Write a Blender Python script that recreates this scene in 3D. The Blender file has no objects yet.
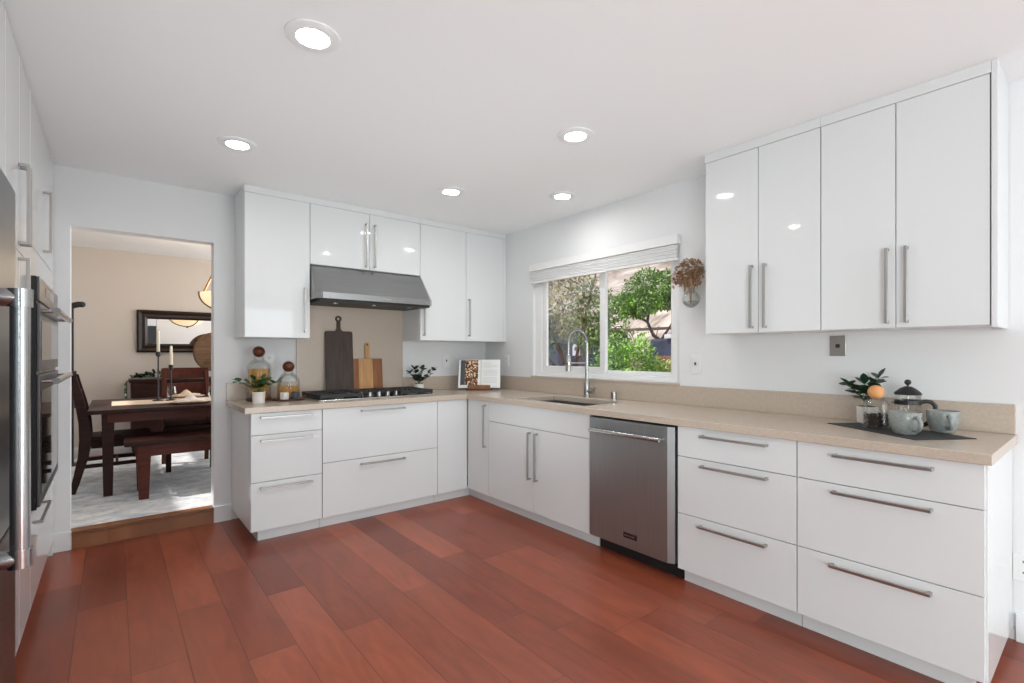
import bpy, bmesh, math, random
from mathutils import Vector, Matrix
PI = math.pi
scn = bpy.context.scene
COL = scn.collection

# ------------------------------------------------------------------ camera
cam = bpy.data.cameras.new('camera'); camo = bpy.data.objects.new('camera', cam); COL.objects.link(camo)
cam.sensor_width = 36.0; cam.lens = 492.0/1024*36.0
cam.shift_y = 12.0/1024; cam.clip_start = 0.05; cam.clip_end = 300
camo.location = (-3.111, -4.284, 1.272)
camo.rotation_euler = (PI/2, 0, 0.8884 - PI/2)
scn.camera = camo
# ------------------------------------------------------------------ world, sun, daylight, added fill lamps, exposure
w = bpy.data.worlds.new('World'); scn.world = w; w.use_nodes = True
bg = w.node_tree.nodes['Background']; bg.inputs[0].default_value = (0.86, 0.93, 1.0, 1); bg.inputs[1].default_value = 1.5
sd = bpy.data.lights.new('sun', 'SUN'); so = bpy.data.objects.new('sun', sd); COL.objects.link(so)
sd.energy = 3.2; sd.angle = 0.02; sd.color = (1.0, 0.97, 0.93)
so.rotation_euler = Vector((0.62, -0.10, -0.78)).to_track_quat('-Z', 'Y').to_euler()
def area(name, loc, direction, sx, sy, power, color=(1, 1, 1)):
    l = bpy.data.lights.new(name, 'AREA'); l.shape = 'RECTANGLE'; l.size = sx; l.size_y = sy; l.energy = power; l.color = color
    o = bpy.data.objects.new(name, l); COL.objects.link(o); o.location = loc
    o.rotation_euler = Vector(direction).to_track_quat('-Z', 'Y').to_euler(); return o
area('rear_fill', (-1.10, -7.30, 1.10), (-0.12, 1, -0.12), 1.75, 2.1, 54, (0.91, 0.99, 1.0))  # fill lamp added behind the camera; the patio door is made up
area('left_fill', (-4.12, -5.6, 1.0), (1, 0.35, -0.28), 2.4, 1.7, 122, (0.87, 0.99, 1.0))  # fill lamp added for the right-hand cabinets; the left wall has no window
def upspot(x, y, z, power):  # unseen upward spot, added to brighten the ceiling directly
    l = bpy.data.lights.new('ceiling_fill', 'SPOT'); l.energy = power; l.color = (0.86, 0.985, 1.0); l.spot_size = math.radians(150); l.spot_blend = 1.0; l.shadow_soft_size = 0.25
    o = bpy.data.objects.new('ceiling_fill', l); COL.objects.link(o); o.location = (x, y, z); o.rotation_euler = (PI, 0, 0)
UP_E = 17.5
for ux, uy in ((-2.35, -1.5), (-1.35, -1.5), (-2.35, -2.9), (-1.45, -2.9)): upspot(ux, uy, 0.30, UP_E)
area('daylight_dining_window', (0.10, 1.65, 1.3), (-1, 0, -0.4), 2.2, 1.9, 62, (0.93, 0.97, 1.0))
scn.view_settings.view_transform = 'Standard'; scn.view_settings.look = 'None'
scn.view_settings.gamma = 1.0; scn.view_settings.use_curve_mapping = False
scn.view_settings.exposure = 0.1
LAMP_E = 105.0

# ------------------------------------------------------------------ materials
def new_mat(name):
    m = bpy.data.materials.new(name); m.use_nodes = True
    return m, m.node_tree, m.node_tree.nodes['Principled BSDF']
def srgb(r, g, b):
    f = lambda c: ((c/255+0.055)/1.055)**2.4 if c/255 > 0.04045 else c/255/12.92
    return (f(r), f(g), f(b), 1)
def mat(name, c, rough=0.5, metal=0.0, spec=0.5, noise=0.0, nscale=20, stretch=(1, 1, 1), bump=0.0, coat=0.0, emit=None, es=0):
    m, nt, p = new_mat(name)
    p.inputs['Base Color'].default_value = c; p.inputs['Roughness'].default_value = rough
    p.inputs['Metallic'].default_value = metal; p.inputs['Specular IOR Level'].default_value = spec
    p.inputs['Coat Weight'].default_value = coat; p.inputs['Coat Roughness'].default_value = 0.05
    if emit:
        p.inputs['Emission Color'].default_value = emit; p.inputs['Emission Strength'].default_value = es
    if noise > 0 or bump > 0:
        tc = nt.nodes.new('ShaderNodeTexCoord'); mp = nt.nodes.new('ShaderNodeMapping'); mp.inputs['Scale'].default_value = stretch
        n = nt.nodes.new('ShaderNodeTexNoise'); n.inputs['Scale'].default_value = nscale; n.inputs['Detail'].default_value = 5
        nt.links.new(tc.outputs['Object'], mp.inputs[0]); nt.links.new(mp.outputs[0], n.inputs['Vector'])
        if noise > 0:
            mx = nt.nodes.new('ShaderNodeMix'); mx.data_type = 'RGBA'
            mx.inputs['A'].default_value = tuple(x*(1-noise) for x in c[:3])+(1,)
            mx.inputs['B'].default_value = tuple(min(1, x*(1+noise)) for x in c[:3])+(1,)
            rp = nt.nodes.new('ShaderNodeMapRange'); rp.inputs[1].default_value = 0.3; rp.inputs[2].default_value = 0.7
            nt.links.new(n.outputs['Fac'], rp.inputs[0]); nt.links.new(rp.outputs[0], mx.inputs['Factor'])
            nt.links.new(mx.outputs['Result'], p.inputs['Base Color'])
        if bump > 0:
            b = nt.nodes.new('ShaderNodeBump'); b.inputs['Strength'].default_value = bump; b.inputs['Distance'].default_value = 0.002
            nt.links.new(n.outputs['Fac'], b.inputs['Height']); nt.links.new(b.outputs[0], p.inputs['Normal'])
    return m
def glass_mat(name, tint=(0.96, 0.98, 0.97, 1), refl=0.55):
    m = bpy.data.materials.new(name); m.use_nodes = True; nt = m.node_tree; nt.nodes.clear()
    out = nt.nodes.new('ShaderNodeOutputMaterial'); mx = nt.nodes.new('ShaderNodeMixShader')
    t = nt.nodes.new('ShaderNodeBsdfTransparent'); t.inputs[0].default_value = tint
    g = nt.nodes.new('ShaderNodeBsdfGlossy'); g.inputs['Roughness'].default_value = 0.03
    lw = nt.nodes.new('ShaderNodeLayerWeight'); lw.inputs[0].default_value = 0.35
    mu = nt.nodes.new('ShaderNodeMath'); mu.operation = 'MULTIPLY'; mu.inputs[1].default_value = refl
    nt.links.new(lw.outputs['Fresnel'], mu.inputs[0]); nt.links.new(mu.outputs[0], mx.inputs[0])
    nt.links.new(t.outputs[0], mx.inputs[1]); nt.links.new(g.outputs[0], mx.inputs[2]); nt.links.new(mx.outputs[0], out.inputs[0])
    return m
def plank_mat(name, cols, width, length, rough, along='y', gap=0.0022, grain=0.25):
    m, nt, p = new_mat(name); N = nt.nodes.new; L = nt.links.new
    tc = N('ShaderNodeTexCoord'); sp = N('ShaderNodeSeparateXYZ'); L(tc.outputs['Object'], sp.inputs[0])
    def M(op, a, b=None, c=None):
        n = N('ShaderNodeMath'); n.operation = op
        for i, x in enumerate((a, b, c)):
            if x is None: continue
            if isinstance(x, (int, float)): n.inputs[i].default_value = x
            else: L(x, n.inputs[i])
        return n.outputs[0]
    X, Y = (sp.outputs['X'], sp.outputs['Y']) if along == 'y' else (sp.outputs['Y'], sp.outputs['X'])
    u = M('DIVIDE', M('ADD', X, 0.013), width); i = M('FLOOR', u); fu = M('SUBTRACT', u, i)
    wn = N('ShaderNodeTexWhiteNoise'); wn.noise_dimensions = '1D'; L(i, wn.inputs['W'])
    v = M('ADD', M('DIVIDE', Y, length), M('MULTIPLY', wn.outputs['Value'], 7.3)); j = M('FLOOR', v); fv = M('SUBTRACT', v, j)
    cb = N('ShaderNodeCombineXYZ'); L(i, cb.inputs[0]); L(j, cb.inputs[1])
    w2 = N('ShaderNodeTexWhiteNoise'); w2.noise_dimensions = '3D'; L(cb.outputs[0], w2.inputs['Vector'])
    cr = N('ShaderNodeValToRGB'); L(w2.outputs['Value'], cr.inputs[0])
    e = cr.color_ramp.elements; e[0].position = 0; e[0].color = cols[0]; e[1].position = 1; e[1].color = cols[-1]
    for k, c in enumerate(cols[1:-1]):
        x = e.new((k+1)/(len(cols)-1)); x.color = c
    # grain
    sc = N('ShaderNodeCombineXYZ'); L(M('MULTIPLY', X, 14.0), sc.inputs[0]); L(M('ADD', M('MULTIPLY', Y, 2.6), M('MULTIPLY', w2.outputs['Value'], 31.0)), sc.inputs[1]); L(w2.outputs['Value'], sc.inputs[2])
    n1 = N('ShaderNodeTexNoise'); n1.inputs['Scale'].default_value = 1.0; n1.inputs['Detail'].default_value = 6; n1.inputs['Distortion'].default_value = 1.2; L(sc.outputs[0], n1.inputs['Vector'])
    mr = N('ShaderNodeMapRange'); mr.inputs[1].default_value = 0.3; mr.inputs[2].default_value = 0.7; mr.inputs[3].default_value = 1-grain; mr.inputs[4].default_value = 1+grain; L(n1.outputs['Fac'], mr.inputs[0])
    mul = N('ShaderNodeMix'); mul.data_type = 'RGBA'; mul.blend_type = 'MULTIPLY'; mul.inputs['Factor'].default_value = 1
    L(cr.outputs[0], mul.inputs['A']); L(mr.outputs[0], mul.inputs['B'])
    # gaps
    du = M('MULTIPLY', M('MINIMUM', fu, M('SUBTRACT', 1.0, fu)), width); dv = M('MULTIPLY', M('MINIMUM', fv, M('SUBTRACT', 1.0, fv)), length)
    d = M('MINIMUM', du, dv); g = M('SMOOTH_MIN', 1.0, M('DIVIDE', d, gap), 0.2)
    g2 = N('ShaderNodeMapRange'); g2.inputs[3].default_value = 0.45; g2.inputs[4].default_value = 1.0; L(g, g2.inputs[0])
    m2 = N('ShaderNodeMix'); m2.data_type = 'RGBA'; m2.blend_type = 'MULTIPLY'; m2.inputs['Factor'].default_value = 1
    L(mul.outputs['Result'], m2.inputs['A']); L(g2.outputs[0], m2.inputs['B']); L(m2.outputs['Result'], p.inputs['Base Color'])
    rr = N('ShaderNodeMapRange'); rr.inputs[3].default_value = rough-0.05; rr.inputs[4].default_value = rough+0.1; L(n1.outputs['Fac'], rr.inputs[0]); L(rr.outputs[0], p.inputs['Roughness'])
    bp = N('ShaderNodeBump'); bp.inputs['Strength'].default_value = 0.25; bp.inputs['Distance'].default_value = 0.003
    L(M('ADD', g, M('MULTIPLY', n1.outputs['Fac'], 0.5)), bp.inputs['Height']); L(bp.outputs[0], p.inputs['Normal'])
    return m
def wood(name, c, rough=0.4, axis='x', con=0.35, spec=0.4):
    st = {'x': (1.5, 18, 18), 'y': (18, 1.5, 18), 'z': (18, 18, 1.5)}[axis]
    return mat(name, c, rough, spec=spec, noise=con, nscale=2.5, stretch=st, bump=0.1)
M = {}
M['wall'] = mat('wall_paint', srgb(232, 233, 234), 0.75, bump=0.06, nscale=160)
M['ceil'] = mat('ceiling_paint', srgb(241, 242, 243), 0.85, bump=0.1, nscale=120)
M['gloss'] = mat('white_gloss_lacquer', srgb(225, 227, 228), 0.06, spec=0.3)
M['satin'] = mat('white_carcass', srgb(228, 229, 230), 0.35)
M['trim'] = mat('white_trim_paint', srgb(236, 237, 238), 0.4)
M['vinyl'] = mat('white_vinyl', srgb(240, 240, 240), 0.35)
M['shade'] = mat('white_shade_fabric', srgb(232, 232, 232), 0.8)
M['stone'] = mat('beige_quartz', srgb(195, 180, 165), 0.22, noise=0.06, nscale=90, spec=0.5)
M['steel'] = mat('brushed_steel', (0.62, 0.62, 0.61, 1), 0.27, 1.0, noise=0.06, nscale=3, stretch=(2, 2, 120))
M['steelh'] = mat('brushed_steel_horizontal', (0.40, 0.41, 0.41, 1), 0.27, 1.0, noise=0.08, nscale=3, stretch=(1, 40, 120))
M['dwsteel'] = mat('dark_brushed_steel', (0.37, 0.395, 0.40, 1), 0.42, 1.0, noise=0.06, nscale=3, stretch=(1, 60, 1))
M['fridge'] = mat('fridge_steel', (0.085, 0.09, 0.095, 1), 0.30, 1.0, noise=0.05, nscale=3, stretch=(1, 80, 1))
M['ovensteel'] = mat('oven_dark_steel', (0.13, 0.13, 0.135, 1), 0.3, 1.0)
M['faucetsteel'] = mat('faucet_brushed_steel', (0.46, 0.46, 0.455, 1), 0.25, 1.0)
M['sinksteel'] = mat('sink_satin_steel', (0.26, 0.265, 0.27, 1), 0.35, 1.0)
M['chrome'] = mat('polished_chrome', (0.52, 0.53, 0.54, 1), 0.2, 1.0)
M['nickel'] = mat('satin_nickel', (0.46, 0.45, 0.435, 1), 0.36, 1.0)
M['black'] = mat('black_enamel', (0.012, 0.012, 0.013, 1), 0.25)
M['iron'] = mat('cast_iron', (0.018, 0.018, 0.019, 1), 0.5, bump=0.1, nscale=200)
M['blackglass'] = mat('black_oven_glass', (0.01, 0.01, 0.011, 1), 0.04, spec=0.8)
M['toe_black'] = mat('black_plastic', (0.01, 0.01, 0.01, 1), 0.6)
M['floor'] = plank_mat('cherry_planks', [srgb(120, 57, 40), srgb(152, 78, 54), srgb(136, 66, 46), srgb(164, 86, 61), srgb(146, 73, 51)], 0.19, 1.02, 0.30, grain=0.17, gap=0.003)
M['oak'] = plank_mat('brown_oak', [srgb(136, 88, 58), srgb(158, 106, 72), srgb(116, 74, 48)], 0.058, 2.5, 0.35, along='x')
M['beige'] = mat('beige_wall_paint', srgb(208, 198, 188), 0.8, bump=0.05, nscale=150)
M['dark'] = wood('dark_stained_wood', srgb(46, 22, 17), 0.45, 'x', 0.3, 0.2)
M['red'] = wood('reddish_stained_wood', srgb(80, 36, 24), 0.42, 'x', 0.3, 0.25)
M['glass'] = glass_mat('clear_glass', (0.985, 0.99, 0.985, 1), 0.32)
M['pane'] = glass_mat('window_pane_glass', (0.985, 0.99, 0.99, 1), 0.25)
M['white_cer'] = mat('white_ceramic', srgb(236, 232, 226), 0.35)
M['leaf'] = mat('deep_green_leaf', srgb(44, 84, 40), 0.4, noise=0.35, nscale=12)
M['leaf2'] = mat('dark_green_leaf', srgb(34, 62, 40), 0.4, noise=0.3, nscale=12)
M['stem'] = mat('green_stem', srgb(82, 110, 58), 0.5)
M['soil'] = mat('dark_soil', srgb(50, 38, 30), 0.9, noise=0.4, nscale=60)
M['walnut'] = wood('walnut', srgb(92, 50, 28), 0.4, 'x', 0.3)
M['ball'] = wood('walnut_ball', srgb(96, 46, 24), 0.35, 'x', 0.3)
M['peach'] = mat('peach_wood', srgb(226, 160, 104), 0.5, noise=0.12, nscale=15)
M['pasta'] = mat('golden_pasta', srgb(214, 160, 78), 0.5, noise=0.2, nscale=25)
M['beans'] = mat('roasted_coffee', srgb(48, 30, 24), 0.45, noise=0.3, nscale=60)
M['boarddark'] = wood('dark_grey_brown_wood', srgb(72, 60, 55), 0.6, 'z', 0.3)
M['acacia_l'] = wood('light_acacia', srgb(196, 148, 98), 0.45, 'z', 0.18)
M['acacia_d'] = wood('brown_acacia', srgb(142, 92, 54), 0.45, 'z', 0.25)
M['slate'] = mat('charcoal_mat', srgb(50, 52, 53), 0.7, noise=0.15, nscale=80)
M['mug'] = mat('grey_speckled_glaze', srgb(142, 146, 143), 0.25, noise=0.12, nscale=90)
M['blackpl'] = mat('matt_black_plastic', (0.016, 0.016, 0.017, 1), 0.4)
M['plate'] = mat('brushed_nickel_plate', (0.42, 0.40, 0.37, 1), 0.35, 1.0)
M['whitepl'] = mat('white_plastic', srgb(238, 238, 238), 0.35)
M['slot'] = mat('dark_slot', (0.02, 0.02, 0.02, 1), 0.6)
M['dried'] = mat('dried_flower_brown', srgb(176, 140, 108), 0.8, noise=0.4, nscale=40)
M['candle'] = mat('ivory_wax', srgb(238, 228, 206), 0.5)
M['linen'] = mat('beige_linen', srgb(222, 200, 176), 0.9, noise=0.08, nscale=200)
M['napkin'] = mat('white_napkin', srgb(232, 222, 216), 0.9)
M['mirror'] = mat('mirror_silver', (0.9, 0.9, 0.9, 1), 0.01, 1.0)
M['frame'] = wood('espresso_frame', srgb(40, 26, 21), 0.3, 'x', 0.3)
M['disc'] = wood('rustic_round_wood', srgb(104, 76, 52), 0.6, 'x', 0.4)
M['bronze'] = mat('aged_bronze', srgb(120, 86, 54), 0.4, 0.7)
M['shade_glow'] = mat('lit_alabaster', srgb(250, 228, 196), 0.5, emit=srgb(255, 222, 178), es=0.75)
M['lamp'] = mat('lamp_lens', (1, 1, 1, 1), 0.5, emit=(1, 0.985, 0.95, 1), es=LAMP_E)
M['slate_blue'] = mat('slate_grey_candle', srgb(70, 74, 84), 0.5)
M['paper'] = mat('white_paper', srgb(240, 240, 238), 0.7)
M['rail_metal'] = mat('dark_fence_metal', srgb(74, 58, 50), 0.6)
def rug_mat():
    m, nt, p = new_mat('distressed_rug'); N = nt.nodes.new; L = nt.links.new
    tc = N('ShaderNodeTexCoord'); a = N('ShaderNodeTexNoise'); a.inputs['Scale'].default_value = 6; a.inputs['Detail'].default_value = 8; a.inputs['Roughness'].default_value = 0.75
    mp = N('ShaderNodeMapping'); mp.inputs['Scale'].default_value = (1.3, 1.8, 1); L(tc.outputs['Object'], mp.inputs[0]); L(mp.outputs[0], a.inputs['Vector'])
    cr = N('ShaderNodeValToRGB'); e = cr.color_ramp.elements; e[0].position = 0.36; e[0].color = srgb(182, 188, 198); e[1].position = 0.60; e[1].color = srgb(236, 235, 232)
    L(a.outputs['Fac'], cr.inputs[0]); L(cr.outputs[0], p.inputs['Base Color']); p.inputs['Roughness'].default_value = 0.95
    return m
M['rug'] = rug_mat()
def page_photo_mat():
    m, nt, p = new_mat('cookbook_photo'); N = nt.nodes.new; L = nt.links.new
    tc = N('ShaderNodeTexCoord'); v = N('ShaderNodeTexVoronoi'); v.inputs['Scale'].default_value = 90; L(tc.outputs['Object'], v.inputs['Vector'])
    sp = N('ShaderNodeSeparateColor'); L(v.outputs['Color'], sp.inputs[0])
    cr = N('ShaderNodeValToRGB'); cr.color_ramp.interpolation = 'CONSTANT'; e = cr.color_ramp.elements
    e[0].position = 0; e[0].color = srgb(40, 28, 22); e[1].position = 0.3; e[1].color = srgb(150, 84, 46)
    for pz, c in ((0.5, srgb(110, 40, 30)), (0.65, srgb(222, 184, 130)), (0.82, srgb(70, 60, 34)), (0.9, srgb(238, 220, 190))):
        x = e.new(pz); x.color = c
    L(sp.outputs[0], cr.inputs[0]); L(cr.outputs[0], p.inputs['Base Color']); p.inputs['Roughness'].default_value = 0.4
    return m
M['photo'] = page_photo_mat()
M['ink'] = mat('grey_ink', srgb(186, 188, 194), 0.8)

# ------------------------------------------------------------------ mesh helpers
class MB:
    def __init__(s): s.bm = bmesh.new()
    def box(s, a, b):
        x0, x1 = sorted((a[0], b[0])); y0, y1 = sorted((a[1], b[1])); z0, z1 = sorted((a[2], b[2]))
        v = [s.bm.verts.new(p) for p in ((x0,y0,z0),(x1,y0,z0),(x1,y1,z0),(x0,y1,z0),(x0,y0,z1),(x1,y0,z1),(x1,y1,z1),(x0,y1,z1))]
        for f in ((0,3,2,1),(4,5,6,7),(0,1,5,4),(1,2,6,5),(2,3,7,6),(3,0,4,7)): s.bm.faces.new([v[i] for i in f])
        return s
    def prism(s, pts, vec):
        vec = Vector(vec); a = [s.bm.verts.new(Vector(p)) for p in pts]; b = [s.bm.verts.new(Vector(p)+vec) for p in pts]
        n = len(pts); s.bm.faces.new(a[::-1]); s.bm.faces.new(b)
        for i in range(n): s.bm.faces.new((a[i], a[(i+1) % n], b[(i+1) % n], b[i]))
        return s
    def hull8(s, lo, hi):      # two quads (lists of 4 points) joined
        return s.loft([lo, hi])
    def loft(s, rings, cap=True, closed=True):
        R = [[s.bm.verts.new(Vector(p)) for p in r] for r in rings]; n = len(R[0])
        for k in range(len(R)-1):
            for i in range(n if closed else n-1): s.bm.faces.new((R[k][i], R[k][(i+1) % n], R[k+1][(i+1) % n], R[k+1][i]))
        if cap: s.bm.faces.new(R[0][::-1]); s.bm.faces.new(R[-1])
        return s
    def lathe(s, prof, c=(0, 0, 0), n=32, ax='z', cap=True, sx=1, sy=1):
        rings = []
        for r, h in prof:
            ring = []
            for i in range(n):
                t = 2*PI*i/n; p = (r*math.cos(t)*sx, r*math.sin(t)*sy, h)
                if ax == 'x': p = (p[2], p[0], p[1])
                if ax == 'y': p = (p[1], p[2], p[0])
                ring.append((p[0]+c[0], p[1]+c[1], p[2]+c[2]))
            rings.append(ring)
        return s.loft(rings, cap)
    def cyl(s, p0, p1, r, r2=None, n=20): return s.tube([p0, p1], r, n, r2)
    def tube(s, pts, r, n=12, r2=None):
        pts = [Vector(p) for p in pts]; rings = []
        up = None
        for k, p in enumerate(pts):
            d = (pts[min(k+1, len(pts)-1)]-pts[max(k-1, 0)]).normalized()
            if up is None: up = d.orthogonal().normalized()
            else:
                up = up-d*up.dot(d); up = up.normalized() if up.length > 1e-6 else d.orthogonal().normalized()
            q = d.cross(up); rr = r if r2 is None else r+(r2-r)*k/(len(pts)-1)
            rings.append([p+(up*math.cos(2*PI*i/n)+q*math.sin(2*PI*i/n))*rr for i in range(n)])
        return s.loft(rings)
    def ball(s, c, r, sz=1.0, u=20, v=12, sx=1.0, sy=1.0):
        mt = Matrix.Translation(c) @ Matrix.Diagonal((r*sx, r*sy, r*sz, 1))
        bmesh.ops.create_uvsphere(s.bm, u_segments=u, v_segments=v, radius=1, matrix=mt); return s
    def face(s, pts): s.bm.faces.new([s.bm.verts.new(Vector(p)) for p in pts]); return s
    def cells(s, us, vs, hole, w0, w1, axis):
        def P(u, v, wv): return {'z': (u, v, wv), 'y': (u, wv, v), 'x': (wv, u, v)}[axis]
        cache = {}
        def V(i, j, k):
            if (i, j, k) not in cache: cache[(i, j, k)] = s.bm.verts.new(P(us[i], vs[j], (w0, w1)[k]))
            return cache[(i, j, k)]
        nu, nv = len(us)-1, len(vs)-1; ok = lambda i, j: 0 <= i < nu and 0 <= j < nv and not hole(i, j)
        for i in range(nu):
            for j in range(nv):
                if not ok(i, j): continue
                for k in (0, 1): s.bm.faces.new((V(i,j,k), V(i+1,j,k), V(i+1,j+1,k), V(i,j+1,k)))
                for di, dj, a, b in ((-1,0,(i,j),(i,j+1)), (1,0,(i+1,j),(i+1,j+1)), (0,-1,(i,j),(i+1,j)), (0,1,(i,j+1),(i+1,j+1))):
                    if not ok(i+di, j+dj): s.bm.faces.new((V(*a,0), V(*b,0), V(*b,1), V(*a,1)))
        return s
    def build(s, name, m, parent=None, bevel=0.0, smooth=False, solid=0.0, sub=0, ang=35, local=False, seg=2):
        bmesh.ops.recalc_face_normals(s.bm, faces=s.bm.faces[:])
        if parent is not None and not local:
            L = Vector(parent['_o']) if '_o' in parent else Vector((0, 0, 0))
            bmesh.ops.translate(s.bm, verts=s.bm.verts[:], vec=-L)
        me = bpy.data.meshes.new(name); s.bm.to_mesh(me); s.bm.free(); me.materials.append(M[m] if isinstance(m, str) else m)
        o = bpy.data.objects.new(name, me); COL.objects.link(o)
        if parent is not None:
            o.parent = parent
            if '_o' in parent: o['_o'] = parent['_o']
        if smooth:
            for p in me.polygons: p.use_smooth = True
            me.set_sharp_from_angle(angle=math.radians(ang))
        if solid: md = o.modifiers.new('solid', 'SOLIDIFY'); md.thickness = solid; md.offset = 0
        if bevel:
            md = o.modifiers.new('bevel', 'BEVEL'); md.width = bevel; md.segments = seg; md.limit_method = 'ANGLE'; md.angle_limit = math.radians(40)
        if sub: md = o.modifiers.new('sub', 'SUBSURF'); md.levels = sub; md.render_levels = sub
        return o
def tag(o, label=None, cat=None, group=None, kind=None):
    if label: o['label'] = label
    if cat: o['category'] = cat
    if group: o['group'] = group
    if kind: o['kind'] = kind
    return o
def thing(name, label, cat, loc=(0, 0, 0), group=None, rotz=0.0):
    o = bpy.data.objects.new(name, None); COL.objects.link(o); o.location = loc; o.rotation_euler = (0, 0, rotz)
    o['_o'] = list(loc) if rotz == 0 else [0, 0, 0]
    o.empty_display_size = 0.05
    return tag(o, label, cat, group)
def struct(name, mb, m, **k): return tag(mb.build(name, m, **k), kind='structure')
def copy_tree(o, parent=None):
    c = o.copy(); COL.objects.link(c)
    if parent is not None: c.parent = parent
    for ch in list(o.children): copy_tree(ch, c)
    return c

# ------------------------------------------------------------------ key dimensions
H = 2.48; ZCT = 0.914; ZCB = 0.874; ZBS = 1.046
YU, XU, YB, XR, XL = -0.363, -0.301, -0.666, -0.676, -3.40
YC, XC = -0.690, -0.700
DX0, DX1, DZ = -3.322, -2.519, 2.105          # doorway
ZD = 0.115                                     # dining room floor level
ZUB, ZUT, ZHD = 1.390, 2.430, 1.963

# ------------------------------------------------------------------ setting
struct('floor', MB().box((-4.15, -7.6, -0.06), (0.0, 0.0, 0.0)), 'floor')
struct('ceiling', MB().box((-4.3, -7.6, H), (0.16, 3.3, H+0.15)), 'ceil')
struct('wall_back', MB().cells([-4.15, DX0, DX1, 0.16], [-0.06, DZ, H], lambda i, j: i == 1 and j == 0, 0.0, 0.12, 'y'), 'wall')
struct('wall_right', MB().cells([-7.6, -2.331, -0.772, 0.0], [-0.06, 1.062, 2.072, H], lambda i, j: i == 1 and j == 1, 0.0, 0.14, 'x'), 'wall')
struct('wall_left', MB().box((-4.30, -7.6, -0.06), (-4.15, 0.12, H)), 'wall')
struct('wall_rear', MB().cells([-4.15, -2.0, -0.2, 0.14], [-0.06, 0.0, 2.25, H], lambda i, j: i == 1 and j == 1, -7.6, -7.48, 'y'), 'wall')
dr = struct('added_dark_door', MB().box((-2.98, -7.4795, 0.0), (-2.08, -7.44, 2.08)), 'slate', bevel=0.003)  # made-up door, added to give the dining mirror a dark reflection
tag(MB().ball((-2.16, -7.39, 1.0), 0.028).cyl((-2.16, -7.4395, 1.0), (-2.16, -7.40, 1.0), 0.012).build('door_knob', 'nickel', dr, smooth=True), kind='structure')
struct('trim_1', MB().box((DX0, 0.0, 0.0), (DX1, 0.06, ZD-0.022)).box((DX0, -0.012, ZD-0.022), (DX1, 0.075, ZD+0.002)), 'oak', bevel=0.003)
struct('baseboard_back', MB().box((-3.45, -0.014, 0), (DX0, -0.0005, 0.122)).box((DX0, -0.014, 0), (DX0-0.014+0.02, -0.0005, 0.122)), 'trim', bevel=0.003)
struct('baseboard_back_1', MB().box((DX1, -0.014, 0), (-2.403, -0.0005, 0.122)), 'trim', bevel=0.003)
struct('baseboard_right', MB().box((-0.014, -7.4, 0), (-0.0005, -4.0, 0.122)), 'trim', bevel=0.003)
# dining room shell
struct('floor_1', MB().box((-4.6, 0.075, -0.06), (0.0, 3.22, ZD-0.012)), 'oak')
struct('wall_dining_back', MB().box((-4.6, 3.1, ZD-0.05), (0.14, 3.22, H)), 'beige')
struct('wall_dining_left', MB().box((-4.72, 0.12, ZD-0.05), (-4.6, 3.22, H)), 'beige')
struct('wall_dining_right', MB().cells([0.12, 0.55, 2.75, 3.1], [ZD-0.05, 0.25, 2.25, H], lambda i, j: i == 1 and j == 1, 0.0, 0.14, 'x'), 'beige')
struct('baseboard_dining', MB().box((-4.6, 3.086, ZD-0.012), (0, 3.0995, ZD+0.10)), 'trim')
tag(MB().box((-4.2, 0.08, ZD-0.011), (-0.3, 2.95, ZD)).build('area_rug', 'rug'), 'pale grey distressed area rug under the dining table', 'rug')

# ------------------------------------------------------------------ window
def build_window():
    xa, xb = 0.035, 0.105; y0, y1, z0, z1 = -2.331, -0.772, 1.062, 2.072
    wr = thing('window_1', None, None); wr['kind'] = 'structure'
    MB().cells([y0+0.001, y0+0.085, y1-0.085, y1-0.001], [z0+0.001, z0+0.04, z1-0.04, z1-0.001], lambda i, j: i == 1 and j == 1, xa, xb, 'x').build('window_frame', 'vinyl', wr, bevel=0.003)
    ym = -1.60
    for (a, b, xo, nm) in ((ym-0.018, y1-0.086, 0.044, 'sash'), (y0+0.086, ym+0.03, 0.076, 'sash')):
        sw = 0.056 if xo < 0.06 else 0.030
        s = MB().cells([a, a+sw, b-sw, b], [z0+0.041, z0+0.041+sw, z1-0.041-sw, z1-0.041], lambda i, j: i == 1 and j == 1, xo, xo+0.026, 'x').build(nm, 'vinyl', wr, bevel=0.002)
        MB().box((xo+0.011, a+sw-0.004, z0+0.037+sw), (xo+0.015, b-sw+0.004, z1-0.037-sw)).build('pane', 'pane', s)
    MB().box((0.040, ym-0.006, 1.50), (0.0435, ym+0.012, 1.56)).build('latch', 'vinyl', wr)
build_window()
sh = thing('window_shade', 'white pleated shade raised to the top of the kitchen window', 'window shade', (-0.02, -1.55, 2.03))
MB().box((-0.045, -2.345, 2.044), (-0.001, -0.765, 2.110)).build('headrail', 'vinyl', sh, bevel=0.003)
m = MB()
for k in range(7):
    z = 2.040-k*0.0125
    m.box((-0.036+0.004*(k % 2), -2.332, z-0.0105), (-0.006-0.004*(k % 2), -0.772, z))
m.build('pleats', 'shade', sh, bevel=0.002)
MB().box((-0.038, -2.334, 1.930), (-0.004, -0.770, 1.951)).build('bottom_rail', 'vinyl', sh, bevel=0.003)

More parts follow.
